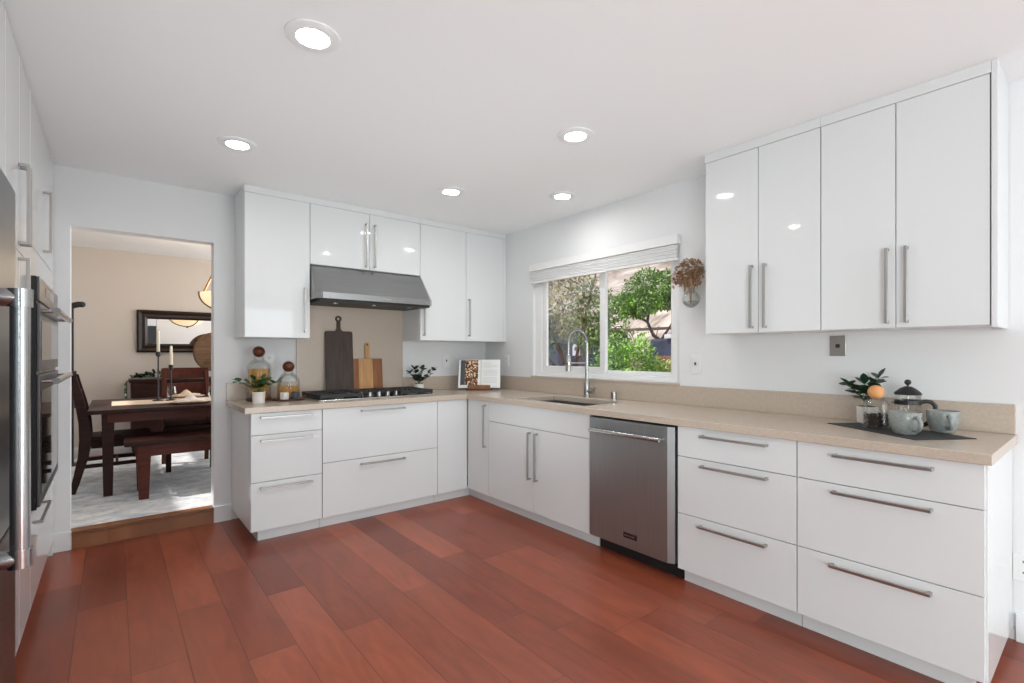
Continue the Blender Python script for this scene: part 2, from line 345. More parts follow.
# ------------------------------------------------------------------ cabinets
class Face:
    """s along the run, o outwards from the face, z up"""
    def __init__(s, kind, pos): s.kind, s.pos = kind, pos
    def P(s, a, o, z):
        return {'back': (a, s.pos-o, z), 'right': (s.pos-o, a, z), 'left': (s.pos+o, a, z)}[s.kind]
    def box(s, mb, s0, s1, o0, o1, z0, z1): return mb.box(s.P(s0, o0, z0), s.P(s1, o1, z1))
BK, RT, LF = Face('back', YB), Face('right', XR), Face('left', XL)
UBK, URT = Face('back', YU), Face('right', XU)
DT = 0.019
def handle(F, parent, kind, a, b, c, t=0.0125, out=0.036, m='nickel'):
    """kind h: bar from s=a to s=b at height c ; v: bar at s=c from z=a to z=b"""
    mb = MB()
    if kind == 'h':
        F.box(mb, a, b, out-t, out, c-t/2, c+t/2)
        for q in (a, b-t): F.box(mb, q, q+t, 0.0003, out-t+0.001, c-t/2, c+t/2)
    else:
        F.box(mb, c-t/2, c+t/2, out-t, out, a, b)
        for q in (a, b-t): F.box(mb, c-t/2, c+t/2, 0.0003, out-t+0.001, q, q+t)
    return mb.build('handle', m, parent, bevel=0.0012)
def cabinet(name, label, F, s0, s1, z0, z1, depth, fronts, toe=0.0, hollow=False, panels=(), group=None, cat='cabinet', top=None, toe_in=0.062, toe_s=None):
    a, b = sorted((s0, s1)); g = 0.0008
    root = thing(name, label, cat, F.P((a+b)/2, -depth/2, 0.0 if toe else z0), group)
    mb = MB(); d0 = DT+0.006
    if hollow:
        t = 0.016
        for q0, q1 in ((a+g, a+g+t), (b-g-t, b-g)): F.box(mb, q0, q1, -depth, -d0, z0, z1)
        F.box(mb, a+g+t, b-g-t, -depth, -d0, z0, z0+t); F.box(mb, a+g+t, b-g-t, -depth, -depth+0.008, z0+t, z1)
    else: F.box(mb, a+g, b-g, -depth, -d0, z0, z1)
    mb.build('body', 'satin', root, bevel=0.001)
    if toe:
        ts = toe_s or (a+g, b-g)
        F.box(MB(), ts[0], ts[1], -depth+0.05, -toe_in, 0.0, z0-0.0005).build('toe_kick', 'gloss', root)
    for fr in fronts:
        nm, fa, fb, fz0, fz1 = fr[:5]; k = 0.0018
        d = F.box(MB(), fa+k, fb-k, -DT, 0.0, fz0+k, fz1-k).build(nm, 'gloss', root, bevel=0.0012)
        if len(fr) > 5 and fr[5]: handle(F, d, *fr[5])
    for (nm, q0, q1, o0, o1, pz0, pz1) in panels:
        F.box(MB(), q0, q1, o0, o1, pz0, pz1).build(nm, 'gloss', root, bevel=0.001)
    return root
zb, zt = 0.082, 0.872; DB = -YB-0.004; DR = -XR-0.004
GB = 'white gloss base cabinets'; GU = 'white gloss wall cabinets'; GT = 'tall white gloss cabinets'
# back run, base
cabinet('drawer_cabinet', 'narrow white three-drawer base cabinet left of the cooktop by the doorway', BK, -2.378, -1.934, zb, zt, DB, [
    ('drawer', -2.400, -1.936, 0.724, zt, ('h', -2.344, -2.006, 0.843)), ('drawer', -2.400, -1.936, 0.408, 0.724, ('h', -2.344, -2.006, 0.688)),
    ('drawer', -2.400, -1.936, zb, 0.408, ('h', -2.344, -2.006, 0.370))], toe=1, toe_s=(-2.345, -1.935), panels=[('end_panel', -2.3995, -2.3815, -DB, -DT-0.001, zb, zt)], group=GB)
cabinet('drawer_cabinet', 'wide white base cabinet with two deep drawers under the cooktop', BK, -1.933, -0.981, zb, zt-0.12, DB, [
    ('drawer', -1.933, -0.981, 0.478, zt, ('h', -1.651, -1.288, 0.838)), ('drawer', -1.933, -0.981, zb, 0.478, ('h', -1.651, -1.288, 0.436))], toe=1, group=GB)
cabinet('corner_cabinet', 'blank white panel base cabinet right of the cooktop drawers in the corner', BK, -0.980, -0.679, zb, zt, DB, [
    ('filler_panel', -0.980, -0.679, zb, zt)], toe=1, toe_s=(-0.979, -0.6145), group=GB)
# right run, base
cabinet('corner_cabinet', 'slim white base cabinet with one handled door left of the sink cabinet', RT, -0.974, -0.668, zb, zt, DR, [
    ('door', -0.974, -0.668, zb, zt, ('v', 0.484, 0.841, -0.938))], toe=1, toe_s=(-0.973, -0.605), group=GB)
cabinet('sink_cabinet', 'white two-door sink base cabinet left of the dishwasher', RT, -2.100, -0.975, zb, zt, DR, [
    ('false_front', -2.098, -0.975, 0.709, zt), ('door', -1.537, -0.975, zb, 0.709, ('v', 0.328, 0.682, -1.506)),
    ('door', -2.098, -1.537, zb, 0.709, ('v', 0.328, 0.682, -1.585))], toe=1, hollow=True, group=GB, toe_s=(-2.125, -0.975))
cabinet('drawer_cabinet', 'white three-drawer base cabinet just right of the dishwasher', RT, -3.357, -2.744, zb, zt, DR, [
    ('drawer', -3.357, -2.744, 0.706, zt, ('h', -3.232, -2.890, 0.832)), ('drawer', -3.357, -2.744, 0.392, 0.706, ('h', -3.232, -2.890, 0.673)),
    ('drawer', -3.357, -2.744, zb, 0.392, ('h', -3.228, -2.880, 0.353))], toe=1, group=GB, toe_s=(-3.356, -2.75))
cabinet('drawer_cabinet', 'wide white three-drawer base cabinet at the open end under the mugs', RT, -3.980, -3.358, zb, zt, DR, [
    ('drawer', -3.985, -3.358, 0.706, zt, ('h', -3.844, -3.508, 0.832)), ('drawer', -3.985, -3.358, 0.392, 0.706, ('h', -3.840, -3.504, 0.673)),
    ('drawer', -3.985, -3.358, zb, 0.392, ('h', -3.838, -3.496, 0.354))], toe=1, toe_s=(-3.94, -3.359), panels=[('end_panel', -3.990, -3.9815, -DR, -DT-0.001, zb-0.02, zt)], group=GB)
# back wall uppers
DU = -YU-0.002
cabinet('wall_cabinet', 'single-door white wall cabinet left of the range hood', UBK, -2.366, -1.9285, ZUB, ZUT, DU, [
    ('door', -2.380, -1.9285, ZUB, ZUT, ('v', 1.435, 1.773, -1.968))], panels=[('top_filler', -2.380, -1.9285, -DT, 0.0, ZUT, H-0.0005), ('end_panel', -2.380, -2.3665, -DU, -DT, ZUB, H-0.0005)], group=GU)
cabinet('wall_cabinet', 'short two-door white wall cabinet above the range hood', UBK, -1.928, -0.980, ZHD, ZUT, DU, [
    ('door', -1.928, -1.449, ZHD, ZUT, ('v', 1.985, 2.342, -1.485)), ('door', -1.449, -0.980, ZHD, ZUT, ('v', 1.985, 2.342, -1.409))],
    panels=[('top_filler', -1.928, -0.980, -DT, 0.0, ZUT, H-0.0005)], group=GU)
cabinet('wall_cabinet', 'two-door white wall cabinet right of the range hood in the corner', UBK, -0.979, -0.012, ZUB, ZUT, DU, [
    ('door', -0.979, -0.489, ZUB, ZUT, ('v', 1.430, 1.785, -0.948)), ('door', -0.489, -0.036, ZUB, ZUT, ('v', 1.436, 1.790, -0.462))],
    panels=[('top_filler', -0.979, -0.002, -DT, 0.0, ZUT, H-0.0005), ('filler_strip', -0.036, -0.002, -DT, 0.0, ZUB, ZUT)], group=GU)
# right wall uppers
DV = -XU-0.002
cabinet('wall_cabinet', 'white two-door wall cabinet nearer the window, right wall', URT, -3.326, -2.712, ZUB, ZUT, DV, [
    ('door', -3.014, -2.698, ZUB, ZUT, ('v', 1.414, 1.769, -2.982)), ('door', -3.327, -3.014, ZUB, ZUT, ('v', 1.414, 1.769, -3.056))],
    panels=[('top_filler', -3.327, -2.695, -DT, 0.004, ZUT, H-0.0005), ('end_panel', -2.7115, -2.695, -DV, -DT-0.0005, ZUB, H-0.0005)], group=GU)
cabinet('wall_cabinet', 'white two-door wall cabinet above the mugs at the right end', URT, -3.955, -3.327, ZUB, ZUT, DV, [
    ('door', -3.638, -3.328, ZUB, ZUT, ('v', 1.412, 1.760, -3.608)), ('door', -3.954, -3.638, ZUB, ZUT, ('v', 1.412, 1.760, -3.680))],
    panels=[('top_filler', -3.956, -3.328, -DT, 0.004, ZUT, H-0.0005), ('end_panel', -3.976, -3.957, -DV, 0.004, ZUB-0.008, H-0.0005)], group=GU)
# tall cabinets on the left wall
DLW = 0.735
cabinet('pantry_cabinet', 'tall white pantry cabinet with upper and lower doors between fridge and ovens', LF, -2.485, -1.172, 0.10, H-0.002, DLW, [
    ('door', -2.485, -1.840, 0.10, 1.68, None), ('door', -2.485, -1.840, 1.68, H-0.002, None),
    ('door', -1.840, -1.506, 1.68, H-0.002, ('v', 1.707, 2.030, -1.530)), ('door', -1.506, -1.172, 1.68, H-0.002, ('v', 1.707, 2.030, -1.482)),
    ('door', -1.840, -1.506, 0.10, 1.68, ('v', 1.30, 1.652, -1.545)), ('door', -1.506, -1.172, 0.10, 1.68, None)], toe=1, group=GT)
ov = cabinet('oven_cabinet', 'tall white cabinet housing the wall ovens beside the doorway', LF, -1.170, -0.055, 0.10, H-0.002, DLW, [
    ('door', -1.170, -0.055, 1.775, H-0.002, ('v', 1.82, 2.15, -0.61)), ('drawer', -1.170, -0.055, 0.10, 0.545, ('h', -1.08, -0.66, 0.478))],
    toe=1, panels=[('filler_strip', -0.054, -0.002, -0.03, -0.001, 0.0, H-0.001), ('frame_panel', -1.170, -0.055, -DT, -0.0005, 1.635, 1.773)], group=GT)
cabinet('fridge_cabinet', 'white cabinet over the refrigerator on the left wall', LF, -3.44, -2.487, 1.72, H-0.002, DLW, [
    ('door', -3.44, -2.965, 1.72, H-0.002, None), ('door', -2.965, -2.487, 1.72, H-0.002, None)], group=GT)

# ------------------------------------------------------------------ double wall oven
def wall_oven():
    r = thing('double_wall_oven', 'stainless and black double wall oven built into the tall cabinet', 'oven', LF.P(-0.66, 0.01, 0.55))
    s0, s1 = -1.165, -0.19
    LF.box(MB(), s0, s1, 0.0005, 0.020, 0.555, 1.628).build('casing', 'black', r, bevel=0.001)
    p = LF.box(MB(), s0+0.002, s1, 0.0205, 0.030, 1.515, 1.626).build('control_panel', 'ovensteel', r, bevel=0.002)
    LF.box(MB(), -0.90, -0.46, 0.0302, 0.0312, 1.555, 1.60).build('display', 'blackglass', p)
    for z0, z1 in ((1.19, 1.505), (0.565, 1.172)):
        d = LF.box(MB(), s0+0.002, s1, 0.0205, 0.032, z0, z1).build('oven_door', 'ovensteel', r, bevel=0.003)
        LF.box(MB(), s0+0.05, s1-0.06, 0.0322, 0.0334, z0+0.05, z1-0.075).build('window', 'blackglass', d, bevel=0.001)
        h = MB().cyl(LF.P(s0+0.05, 0.084, z1-0.03), LF.P(s1-0.02, 0.084, z1-0.03), 0.0155)
        for q in (s0+0.09, s1-0.07): h.cyl(LF.P(q, 0.0325, z1-0.032), LF.P(q, 0.084, z1-0.03), 0.010, 0.012)
        h.build('handle', 'chrome', d, smooth=True)
wall_oven()
# ------------------------------------------------------------------ fridge
def fridge():
    r = thing('refrigerator', 'stainless steel refrigerator with tubular handle at the left edge', 'refrigerator', (-3.7, -2.96, 0))
    y0, y1 = -3.42, -2.50; xb, xf = -3.345, -3.30
    MB().box((-4.12, y0, 0.03), (xb-0.004, y1, 1.69)).build('body', 'fridge', r, bevel=0.004)
    MB().box((-4.10, y0+0.02, 0.0), (xb-0.04, y1-0.02, 0.0295)).build('plinth', 'toe_black', r)
    def slab(z0, z1):
        pts = []
        R = 0.035
        for k in range(7):
            t = PI/2*k/6; pts.append((xf-R+R*math.cos(t), y1-R+R*math.sin(t), z0))
        pts += [(xb, y1, z0), (xb, y0, z0)]
        for k in range(7):
            t = PI/2*k/6; pts.append((xf-R+R*math.sin(t), y0+R-R*math.cos(t), z0))
        return MB().prism(pts, (0, 0, z1-z0))
    d = slab(0.862, 1.68).build('door', 'fridge', r, bevel=0.003, smooth=True)
    f = slab(0.07, 0.852).build('freezer_drawer', 'fridge', r, bevel=0.003, smooth=True)
    h = MB().cyl((-3.245, -2.985, 0.872), (-3.245, -2.985, 1.392), 0.0145, n=24)
    for z in (0.889, 1.376):
        h.cyl((xf+0.0005, -2.985, z), (-3.239, -2.985, z), 0.017, n=24)
        h.cyl((-3.245, -2.985, z-0.017), (-3.245, -2.985, z+0.017), 0.018, n=24)
    h.build('handle', 'chrome', d, smooth=True)
fridge()

# ------------------------------------------------------------------ countertop
SX0, SX1, SY0, SY1 = -0.605, -0.175, -1.99, -1.23     # sink cut-out
ct = thing('countertop', 'beige quartz L-shaped countertop running under window and cooktop', 'countertop', (-0.35, -0.35, ZCB))
xs = [-2.439, XC, SX0, SX1, -0.001]; ys = [-4.006, SY0, SY1, YC, -0.001]
MB().cells(xs, ys, lambda i, j: (i == 0 and j < 3) or (i == 2 and j == 1), ZCB, ZCT, 'z').build('slab', 'stone', ct, bevel=0.003)
bs = MB().box((-2.437, -0.021, ZCT+0.0003), (-1.932, -0.001, ZBS)).box((-0.974, -0.021, ZCT+0.0003), (-0.0215, -0.001, ZBS)).box((-0.021, -4.0, ZCT+0.0003), (-0.001, -0.001, ZBS))
bs.build('backsplash', 'stone', ct, bevel=0.0015)
MB().box((-0.026, -2.335, ZBS+0.0003), (-0.0005, -0.768, ZBS+0.0155)).build('window_sill', 'stone', ct, bevel=0.0015)
MB().box((-1.931, -0.016, ZCT+0.0003), (-0.975, -0.001, 1.70)).build('splash_panel', 'stone', ct, bevel=0.001)

# ------------------------------------------------------------------ sink, faucet, dispenser
def sink():
    r = thing('kitchen_sink', 'stainless undermount sink set in the counter below the window', 'sink', (-0.39, -1.61, 0.70))
    zt_, zb_ = ZCB-0.0006, 0.69; e = 0.012; t = 0.003
    a = [(SX0-e, SY0-e), (SX1+e, SY0-e), (SX1+e, SY1+e), (SX0-e, SY1+e)]
    i = [(SX0-0.001, SY0-0.001), (SX1+0.001, SY0-0.001), (SX1+0.001, SY1+0.001), (SX0-0.001, SY1+0.001)]
    k = 0.02
    b = [(SX0+k, SY0+k), (SX1-k, SY0+k), (SX1-k, SY1-k), (SX0+k, SY1-k)]
    MB().loft([[(x, y, zt_) for x, y in a], [(x, y, zt_-0.001) for x, y in i], [(x, y, zb_+0.03) for x, y in i], [(x, y, zb_) for x, y in b]], cap=False).face([(x, y, zb_) for x, y in b]).build('basin', 'sinksteel', r, bevel=0.006, seg=3)
    MB().lathe([(0.0, zb_+0.001), (0.042, zb_+0.001), (0.042, zb_+0.004), (0.03, zb_+0.004), (0.026, zb_+0.0015), (0.0, zb_+0.0015)], (-0.36, -1.61, 0), 24, cap=False).build('drain', 'chrome', r, smooth=True)
sink()
def faucet():
    bx, by = -0.085, -1.535
    r = thing('faucet', 'tall stainless spring-neck faucet behind the sink', 'faucet', (bx, by, ZCT))
    z0 = ZCT+0.0003; SM = 'faucetsteel'
    MB().lathe([(0.03, z0), (0.03, z0+0.012), (0.024, z0+0.016), (0.0235, z0+0.12), (0.020, z0+0.13), (0.014, z0+0.16), (0.0135, 1.36)], (bx, by, 0), 24).build('base', SM, r, smooth=True)
    R = 0.105; cx = bx-R; zc = 1.352
    pts = [(bx, by, 1.30+0.01*k) for k in range(6)]+[(cx+R*math.cos(t), by+0.005, zc+R*math.sin(t)) for t in [PI*k/18 for k in range(19)]]+[(cx-R, by+0.005, zc-0.02*k) for k in range(1, 6)]
    MB().tube(pts, 0.0095, 12).build('hose', SM, r, smooth=True)
    sp = []
    P = [Vector(p) for p in pts]
    for k in range(len(P)-1):
        d = (P[k+1]-P[k]); n = max(1, int(d.length/0.0016)); a1 = Vector((0, 1, 0)); b1 = d.normalized().cross(a1)
        for q in range(n):
            ph = (len(sp))*2*PI/7; sp.append(P[k]+d*(q/n)+(a1*math.cos(ph)+b1*math.sin(ph))*0.0125)
    MB().tube(sp, 0.0016, 5).build('spring', SM, r, smooth=True, ang=80)
    hx = cx-R
    MB().lathe([(0.013, 1.262), (0.016, 1.245), (0.020, 1.225), (0.020, 1.175), (0.024, 1.145), (0.024, 1.133), (0.018, 1.131)], (hx, by+0.005, 0), 20).build('spray_head', 'nickel', r, smooth=True)
    MB().tube([(bx, by, 1.195), (hx+0.016, by+0.005, 1.195)], 0.006, 10).lathe([(0.024, 1.183), (0.024, 1.207)], (hx, by+0.005, 0), 20).build('docking_arm', SM, r, smooth=True)
    MB().cyl((bx, by-0.018, 0.965), (bx+0.0, by-0.070, 0.965), 0.020).tube([(bx, by-0.055, 0.965), (bx-0.004, by-0.085, 0.985), (bx-0.008, by-0.105, 1.010)], 0.0075).build('lever', 'nickel', r, smooth=True)
faucet()
tag(MB().lathe([(0.026, ZCT+0.0003), (0.026, ZCT+0.004), (0.0235, ZCT+0.006), (0.0235, ZCT+0.056), (0.020, ZCT+0.060), (0.0, ZCT+0.060)], (-0.085, -1.815, 0), 24).build('air_gap_cap', 'faucetsteel', smooth=True), 'small stainless cylinder cap on the counter right of the faucet', 'air gap')

# ------------------------------------------------------------------ dishwasher
def dishwasher():
    r = thing('dishwasher', 'dark stainless dishwasher with bar handle between sink cabinet and drawers', 'dishwasher', (-0.4, -2.42, 0))
    F = RT; s0, s1 = -2.730, -2.112
    F.box(MB(), -2.738, -2.104, -DR+0.05, -0.03, 0.085, 0.868).build('tub', 'toe_black', r)
    F.box(MB(), -2.738, -2.128, -0.30, -0.070, 0.0, 0.084).build('toe_kick', 'toe_black', r)
    pts = []
    for (a, o) in ((s1, -0.028), (s1, 0.018), (s1-0.006, 0.024), (s0+0.035, 0.024), (s0, 0.004), (s0, -0.028)): pts.append(F.P(a, o, 0.098))
    d = MB().prism(pts, (0, 0, 0.763)).build('door', 'dwsteel', r, bevel=0.002)
    h = MB().cyl(F.P(-2.672, 0.066, 0.787), F.P(-2.155, 0.066, 0.787), 0.0135, n=24)
    for q in (-2.655, -2.172): h.cyl(F.P(q, 0.0245, 0.787), F.P(q, 0.066, 0.787), 0.011, 0.013)
    h.build('handle', 'faucetsteel', d, smooth=True)
    b = F.box(MB(), -2.49, -2.392, 0.0243, 0.0275, 0.160, 0.194).build('badge', 'black', d, bevel=0.001)
    mb = F.box(MB(), -2.49, -2.392, 0.0277, 0.0283, 0.1895, 0.1935)
    mb.build('badge_trim', 'chrome', b)
    mb = MB()
    for k in range(6): F.box(mb, -2.402-k*0.013-0.006, -2.402-k*0.013, 0.0277, 0.0281, 0.171, 0.179)
    mb.build('badge_lettering', 'nickel', b)
dishwasher()

# ------------------------------------------------------------------ range hood
def hood():
    r = thing('range_hood', 'stainless under-cabinet range hood above the cooktop', 'range hood', (-1.45, -0.25, 1.69))
    x0, x1 = -1.925, -0.925; z0, z1 = 1.690, 1.738; yf = -0.515; zt_ = ZHD-0.012; c = 0.045
    def ring(xa, xb, yfv, z, c): return [(xa, -0.02, z), (xa, yfv+c, z), (xa+c, yfv, z), (xb-c, yfv, z), (xb, yfv+c, z), (xb, -0.02, z)]
    m = MB().loft([ring(x0, x1, yf, z0, c), ring(x0, x1, yf, z1, c), ring(x0+0.002, x1-0.042, YU-0.004, zt_, 0.012)])
    m.build('canopy', 'steelh', r, bevel=0.0015)
    u = MB().box((x0+0.03, -0.49, z0-0.018), (x1-0.03, -0.06, z0-0.0005)).build('baffle_filter', 'iron', r, bevel=0.002)
    mb = MB()
    for k in range(5): mb.lathe([(0.006, 0.0), (0.006, 0.004), (0.005, 0.005)], (0, 0, 0), 14)
    mb.bm.free()
    for k in range(5):
        MB().cyl((-1.425+k*0.022, yf-0.0003, 1.714), (-1.425+k*0.022, yf-0.005, 1.714), 0.0062).build('button', 'nickel', r, smooth=True)
    for x in (-1.75, -1.43, -1.11):
        MB().lathe([(0.028, z0-0.024), (0.028, z0-0.0185)], (x, -0.40, 0), 20).build('lamp', 'chrome', r, smooth=True)
hood()

# ------------------------------------------------------------------ cooktop
def cooktop():
    r = thing('gas_cooktop', 'black and stainless gas cooktop with five front knobs', 'cooktop', (-1.43, -0.33, ZCT))
    x0, x1, y0, y1 = -1.925, -0.950, -0.565, -0.085; z = ZCT+0.0003
    MB().box((x0, y0, z), (x1, y1, z+0.011)).build('tray', 'steel', r, bevel=0.004)
    MB().box((x0+0.02, y0+0.015, z+0.0112), (x1-0.02, y1-0.015, z+0.0135)).build('burner_deck', 'black', r, bevel=0.001)
    zt_ = z+0.0137
    for (bx, by, br) in ((-1.74, -0.44, 0.035), (-1.74, -0.21, 0.045), (-1.425, -0.27, 0.055), (-1.11, -0.44, 0.045), (-1.11, -0.21, 0.035)):
        b = MB().lathe([(br*1.25, zt_), (br*1.2, zt_+0.010), (br*0.9, zt_+0.013)], (bx, by, 0), 24).build('burner', 'nickel', r, smooth=True)
        MB().lathe([(br*0.95, zt_+0.0132), (br, zt_+0.017), (br*0.95, zt_+0.021), (0.0, zt_+0.022)], (bx, by, 0), 24).build('burner_cap', 'iron', b, smooth=True)
    zg0, zg1 = z+0.022, z+0.050
    for (a, b, fy) in ((x0+0.012, -1.588, y0+0.01), (-1.582, -1.268, y0+0.105), (-1.262, x1-0.012, y0+0.01)):
        m = MB(); t = 0.014; ya, yb = fy, y1-0.012
        m.prism([(a, ya, zg0), (b, ya, zg0), (b, ya+t, zg1), (a, ya+t, zg1)], (0, 0.001, 0)) if False else None
        m.box((a, ya, zg0), (b, ya+t, zg1)); m.box((a, yb-t, zg0), (b, yb, zg1)); m.box((a, ya+t, zg0), (a+t, yb-t, zg1)); m.box((b-t, ya+t, zg0), (b, yb-t, zg1))
        xm = (a+b)/2; ym = (ya+yb)/2
        m.box((xm-t/2, ya+t, zg0), (xm+t/2, yb-t, zg1)); m.box((a+t, ym-t/2, zg0), (xm-t/2, ym+t/2, zg1)); m.box((xm+t/2, ym-t/2, zg0), (b-t, ym+t/2, zg1))
        for yy in ((ya+ym)/2, (yb+ym)/2):
            m.box((a+t, yy-t/2, zg0), (xm-0.03, yy+t/2, zg1)); m.box((xm+0.03, yy-t/2, zg0), (b-t, yy+t/2, zg1))
        for px in (a, b-t):
            for py in (ya, yb-t): m.box((px, py, z+0.0137), (px+t, py+t, zg0))
        m.build('grate', 'iron', r, bevel=0.003)
    for k in range(5):
        kx = -1.585+k*0.0755; ky = y0+0.055
        kn = MB().lathe([(0.0215, zt_), (0.0215, zt_+0.004), (0.018, zt_+0.006), (0.0165, zt_+0.030), (0.014, zt_+0.033), (0.0, zt_+0.033)], (kx, ky, 0), 24).build('knob', 'nickel', r, smooth=True)
        MB().box((kx-0.003, ky-0.0175, zt_+0.0332), (kx+0.003, ky+0.0175, zt_+0.040)).build('knob_grip', 'chrome', kn, bevel=0.001)
cooktop()

# ------------------------------------------------------------------ recessed lights
def recessed():
    r = thing('recessed_light', 'x', 'ceiling light', (0, 0, H), 'recessed ceiling lights')
    r['_o'] = [0, 0, 0]
    MB().lathe([(0.100, -0.0005), (0.098, -0.006), (0.074, -0.012), (0.060, -0.011), (0.055, -0.0005)], n=40, cap=False).build('trim_ring', 'trim', r, smooth=True)
    MB().lathe([(0.0, -0.0035), (0.052, -0.0035), (0.054, -0.0005), (0.0, -0.0005)], n=40, cap=False).build('lens', 'lamp', r, smooth=True)
    return r
L0 = recessed()
LIGHTS = [((-2.518, -2.354), 'largest recessed ceiling light, nearest the camera at upper left'), ((-2.552, -1.092), 'recessed ceiling light nearest the dining doorway'),
          ((-1.123, -2.394), 'recessed ceiling light nearest the right wall cabinets'), ((-1.156, -1.160), 'recessed ceiling light in front of the hood wall cabinets'),
          ((-0.439, -1.608), 'recessed ceiling light closest to the window, above the sink')]
for k, ((x, y), lb) in enumerate(LIGHTS):
    o = L0 if k == 0 else copy_tree(L0)
    o.location = (x, y, H); o['label'] = lb

# ------------------------------------------------------------------ outlets and plates
def outlet(name, label, F, s, z, kind, wd=0.072, ht=0.118, m='whitepl', cat='outlet', group='wall outlets'):
    r = thing(name, label, cat, F.P(s, 0.0, z), group)
    p = F.box(MB(), s-wd/2, s+wd/2, 0.0005, 0.006, z-ht/2, z+ht/2).build('cover_plate', m, r, bevel=0.002)
    if kind == 'duplex':
        for dz in (-0.024, 0.024):
            b = F.box(MB(), s-0.017, s+0.017, 0.0062, 0.0085, z+dz-0.016, z+dz+0.016).build('socket', m, r, bevel=0.002)
            mb = MB()
            for ds in (-0.007, 0.007): F.box(mb, s+ds-0.0016, s+ds+0.0016, 0.0086, 0.0089, z+dz-0.002, z+dz+0.009)
            F.box(mb, s-0.0025, s+0.0025, 0.0086, 0.0089, z+dz-0.011, z+dz-0.006)
            mb.build('slots', 'slot', b)
    elif kind == 'switch':
        b = F.box(MB(), s-0.013, s+0.013, 0.0062, 0.0075, z-0.028, z+0.028).build('surround', m, r, bevel=0.001)
        F.box(MB(), s-0.005, s+0.005, 0.0076, 0.016, z-0.004, z+0.014).build('toggle', 'slot' if name == 'wall_switch' and m == 'whitepl' else m, r, bevel=0.001)
    elif kind == 'jack':
        F.box(MB(), s-0.010, s+0.010, 0.0062, 0.0072, z-0.010, z+0.010).build('jack', 'slot', r)
        for dz in (-0.04, 0.04): MB().cyl(F.P(s, 0.006, z+dz), F.P(s, 0.0075, z+dz), 0.004).build('screw', 'nickel', r, smooth=True)
WB, WR = Face('back', 0.0), Face('right', 0.0)
outlet('wall_switch', 'white wall switch with dark toggle between window and right cabinets', WR, -2.459, 1.197, 'switch', 0.075, 0.13, cat='switch')
outlet('phone_jack_plate', 'small brushed metal jack plate under the right wall cabinets', WR, -3.311, 1.314, 'jack', 0.078, 0.112, 'plate', cat='wall plate')
outlet('wall_outlet', 'white duplex outlet low on the wall beyond the right cabinet end', WR, -4.03, 0.33, 'duplex', 0.078, 0.12)
outlet('wall_outlet', 'white outlet on the right wall behind the open cookbook', WR, -0.375, 1.197, 'duplex')
outlet('wall_switch', 'white wall switch left of the cookbook under the corner cabinets', WB, -0.490, 1.195, 'switch', 0.08, 0.13, cat='switch')
outlet('wall_outlet', 'white outlet behind the taller pasta jar left of the stone panel', WB, -2.137, 1.212, 'duplex')

# ------------------------------------------------------------------ plants
def leaf(mb, base, d, length, width, fold=0.18, up=Vector((0, 0, 1)), curl=0.12):
    d = Vector(d).normalized(); side = d.cross(up)
    side = side.normalized() if side.length > 1e-4 else Vector((1, 0, 0))
    nrm = side.cross(d); L = []
    prof = [(0.0, 0.06), (0.2, 0.62), (0.45, 1.0), (0.7, 0.82), (0.9, 0.38), (1.0, 0.03)]
    for t, wv in prof:
        c = Vector(base)+d*length*t-nrm*curl*length*t*t; hw = width/2*wv
        L.append((c+side*hw+nrm*fold*hw, c, c-side*hw+nrm*fold*hw))
    V = [[mb.bm.verts.new(p) for p in r] for r in L]
    for a, b in zip(V[:-1], V[1:]):
        mb.bm.faces.new((a[0], a[1], b[1], b[0])); mb.bm.faces.new((a[1], a[2], b[2], b[1]))
def potted_plant(label, loc, pot_prof, stems, leaf_len, leaf_w, square=False, lm='leaf', seed=1, rows=5, only=None):
    rnd = random.Random(seed); x, y, z = loc
    r = thing('potted_plant', label, 'plant', loc, 'small potted plants')
    n = 4 if square else 28
    MB().lathe(pot_prof, loc, n).build('pot', 'white_cer', r, smooth=not square, bevel=0.004 if square else 0)
    ph = pot_prof[-1][1]; rr = pot_prof[-1][0]
    MB().lathe([(0, ph), (rr*0.8, ph), (rr*0.8, ph+0.003), (0, ph+0.004)], loc, n, cap=False).build('soil', 'soil', r)
    lv = MB()
    for (dx, dy, h, bend, start) in stems:
        tip = Vector((dx, dy, 0)); pts = []
        for k in range(8):
            t = k/7; pts.append(Vector((x, y, z+ph+0.002))+Vector((dx*t**bend, dy*t**bend, h*(t if bend > 1 else t**0.8))))
        MB().tube(pts, 0.0028, 7, 0.0014).build('stem', 'stem', r, smooth=True)
        for k in range(rows):
            t = start+(0.97-start)*k/(rows-1); i = min(6, int(t*7)); f = t*7-i; p = pts[i].lerp(pts[i+1], f); d = (pts[i+1]-pts[i]).normalized()
            sd = d.cross(Vector((rnd.uniform(-.4, .4), rnd.uniform(-.4, .4), 1))); sd = sd.normalized() if sd.length > 1e-3 else Vector((1, 0, 0))
            for s in (-1, 1):
                ll = leaf_len*rnd.uniform(0.8, 1.12)
                leaf(lv, p, d*0.55+sd*s*0.9+Vector((0, 0, rnd.uniform(-0.1, 0.25))), ll, leaf_w*rnd.uniform(.85, 1.1), up=Vector((rnd.uniform(-.5, .5), rnd.uniform(-.5, .5), 1)))
        leaf(lv, pts[-1], pts[-1]-pts[-2], leaf_len, leaf_w)
    lv.build('foliage', lm, r, smooth=True, ang=180)
    return r
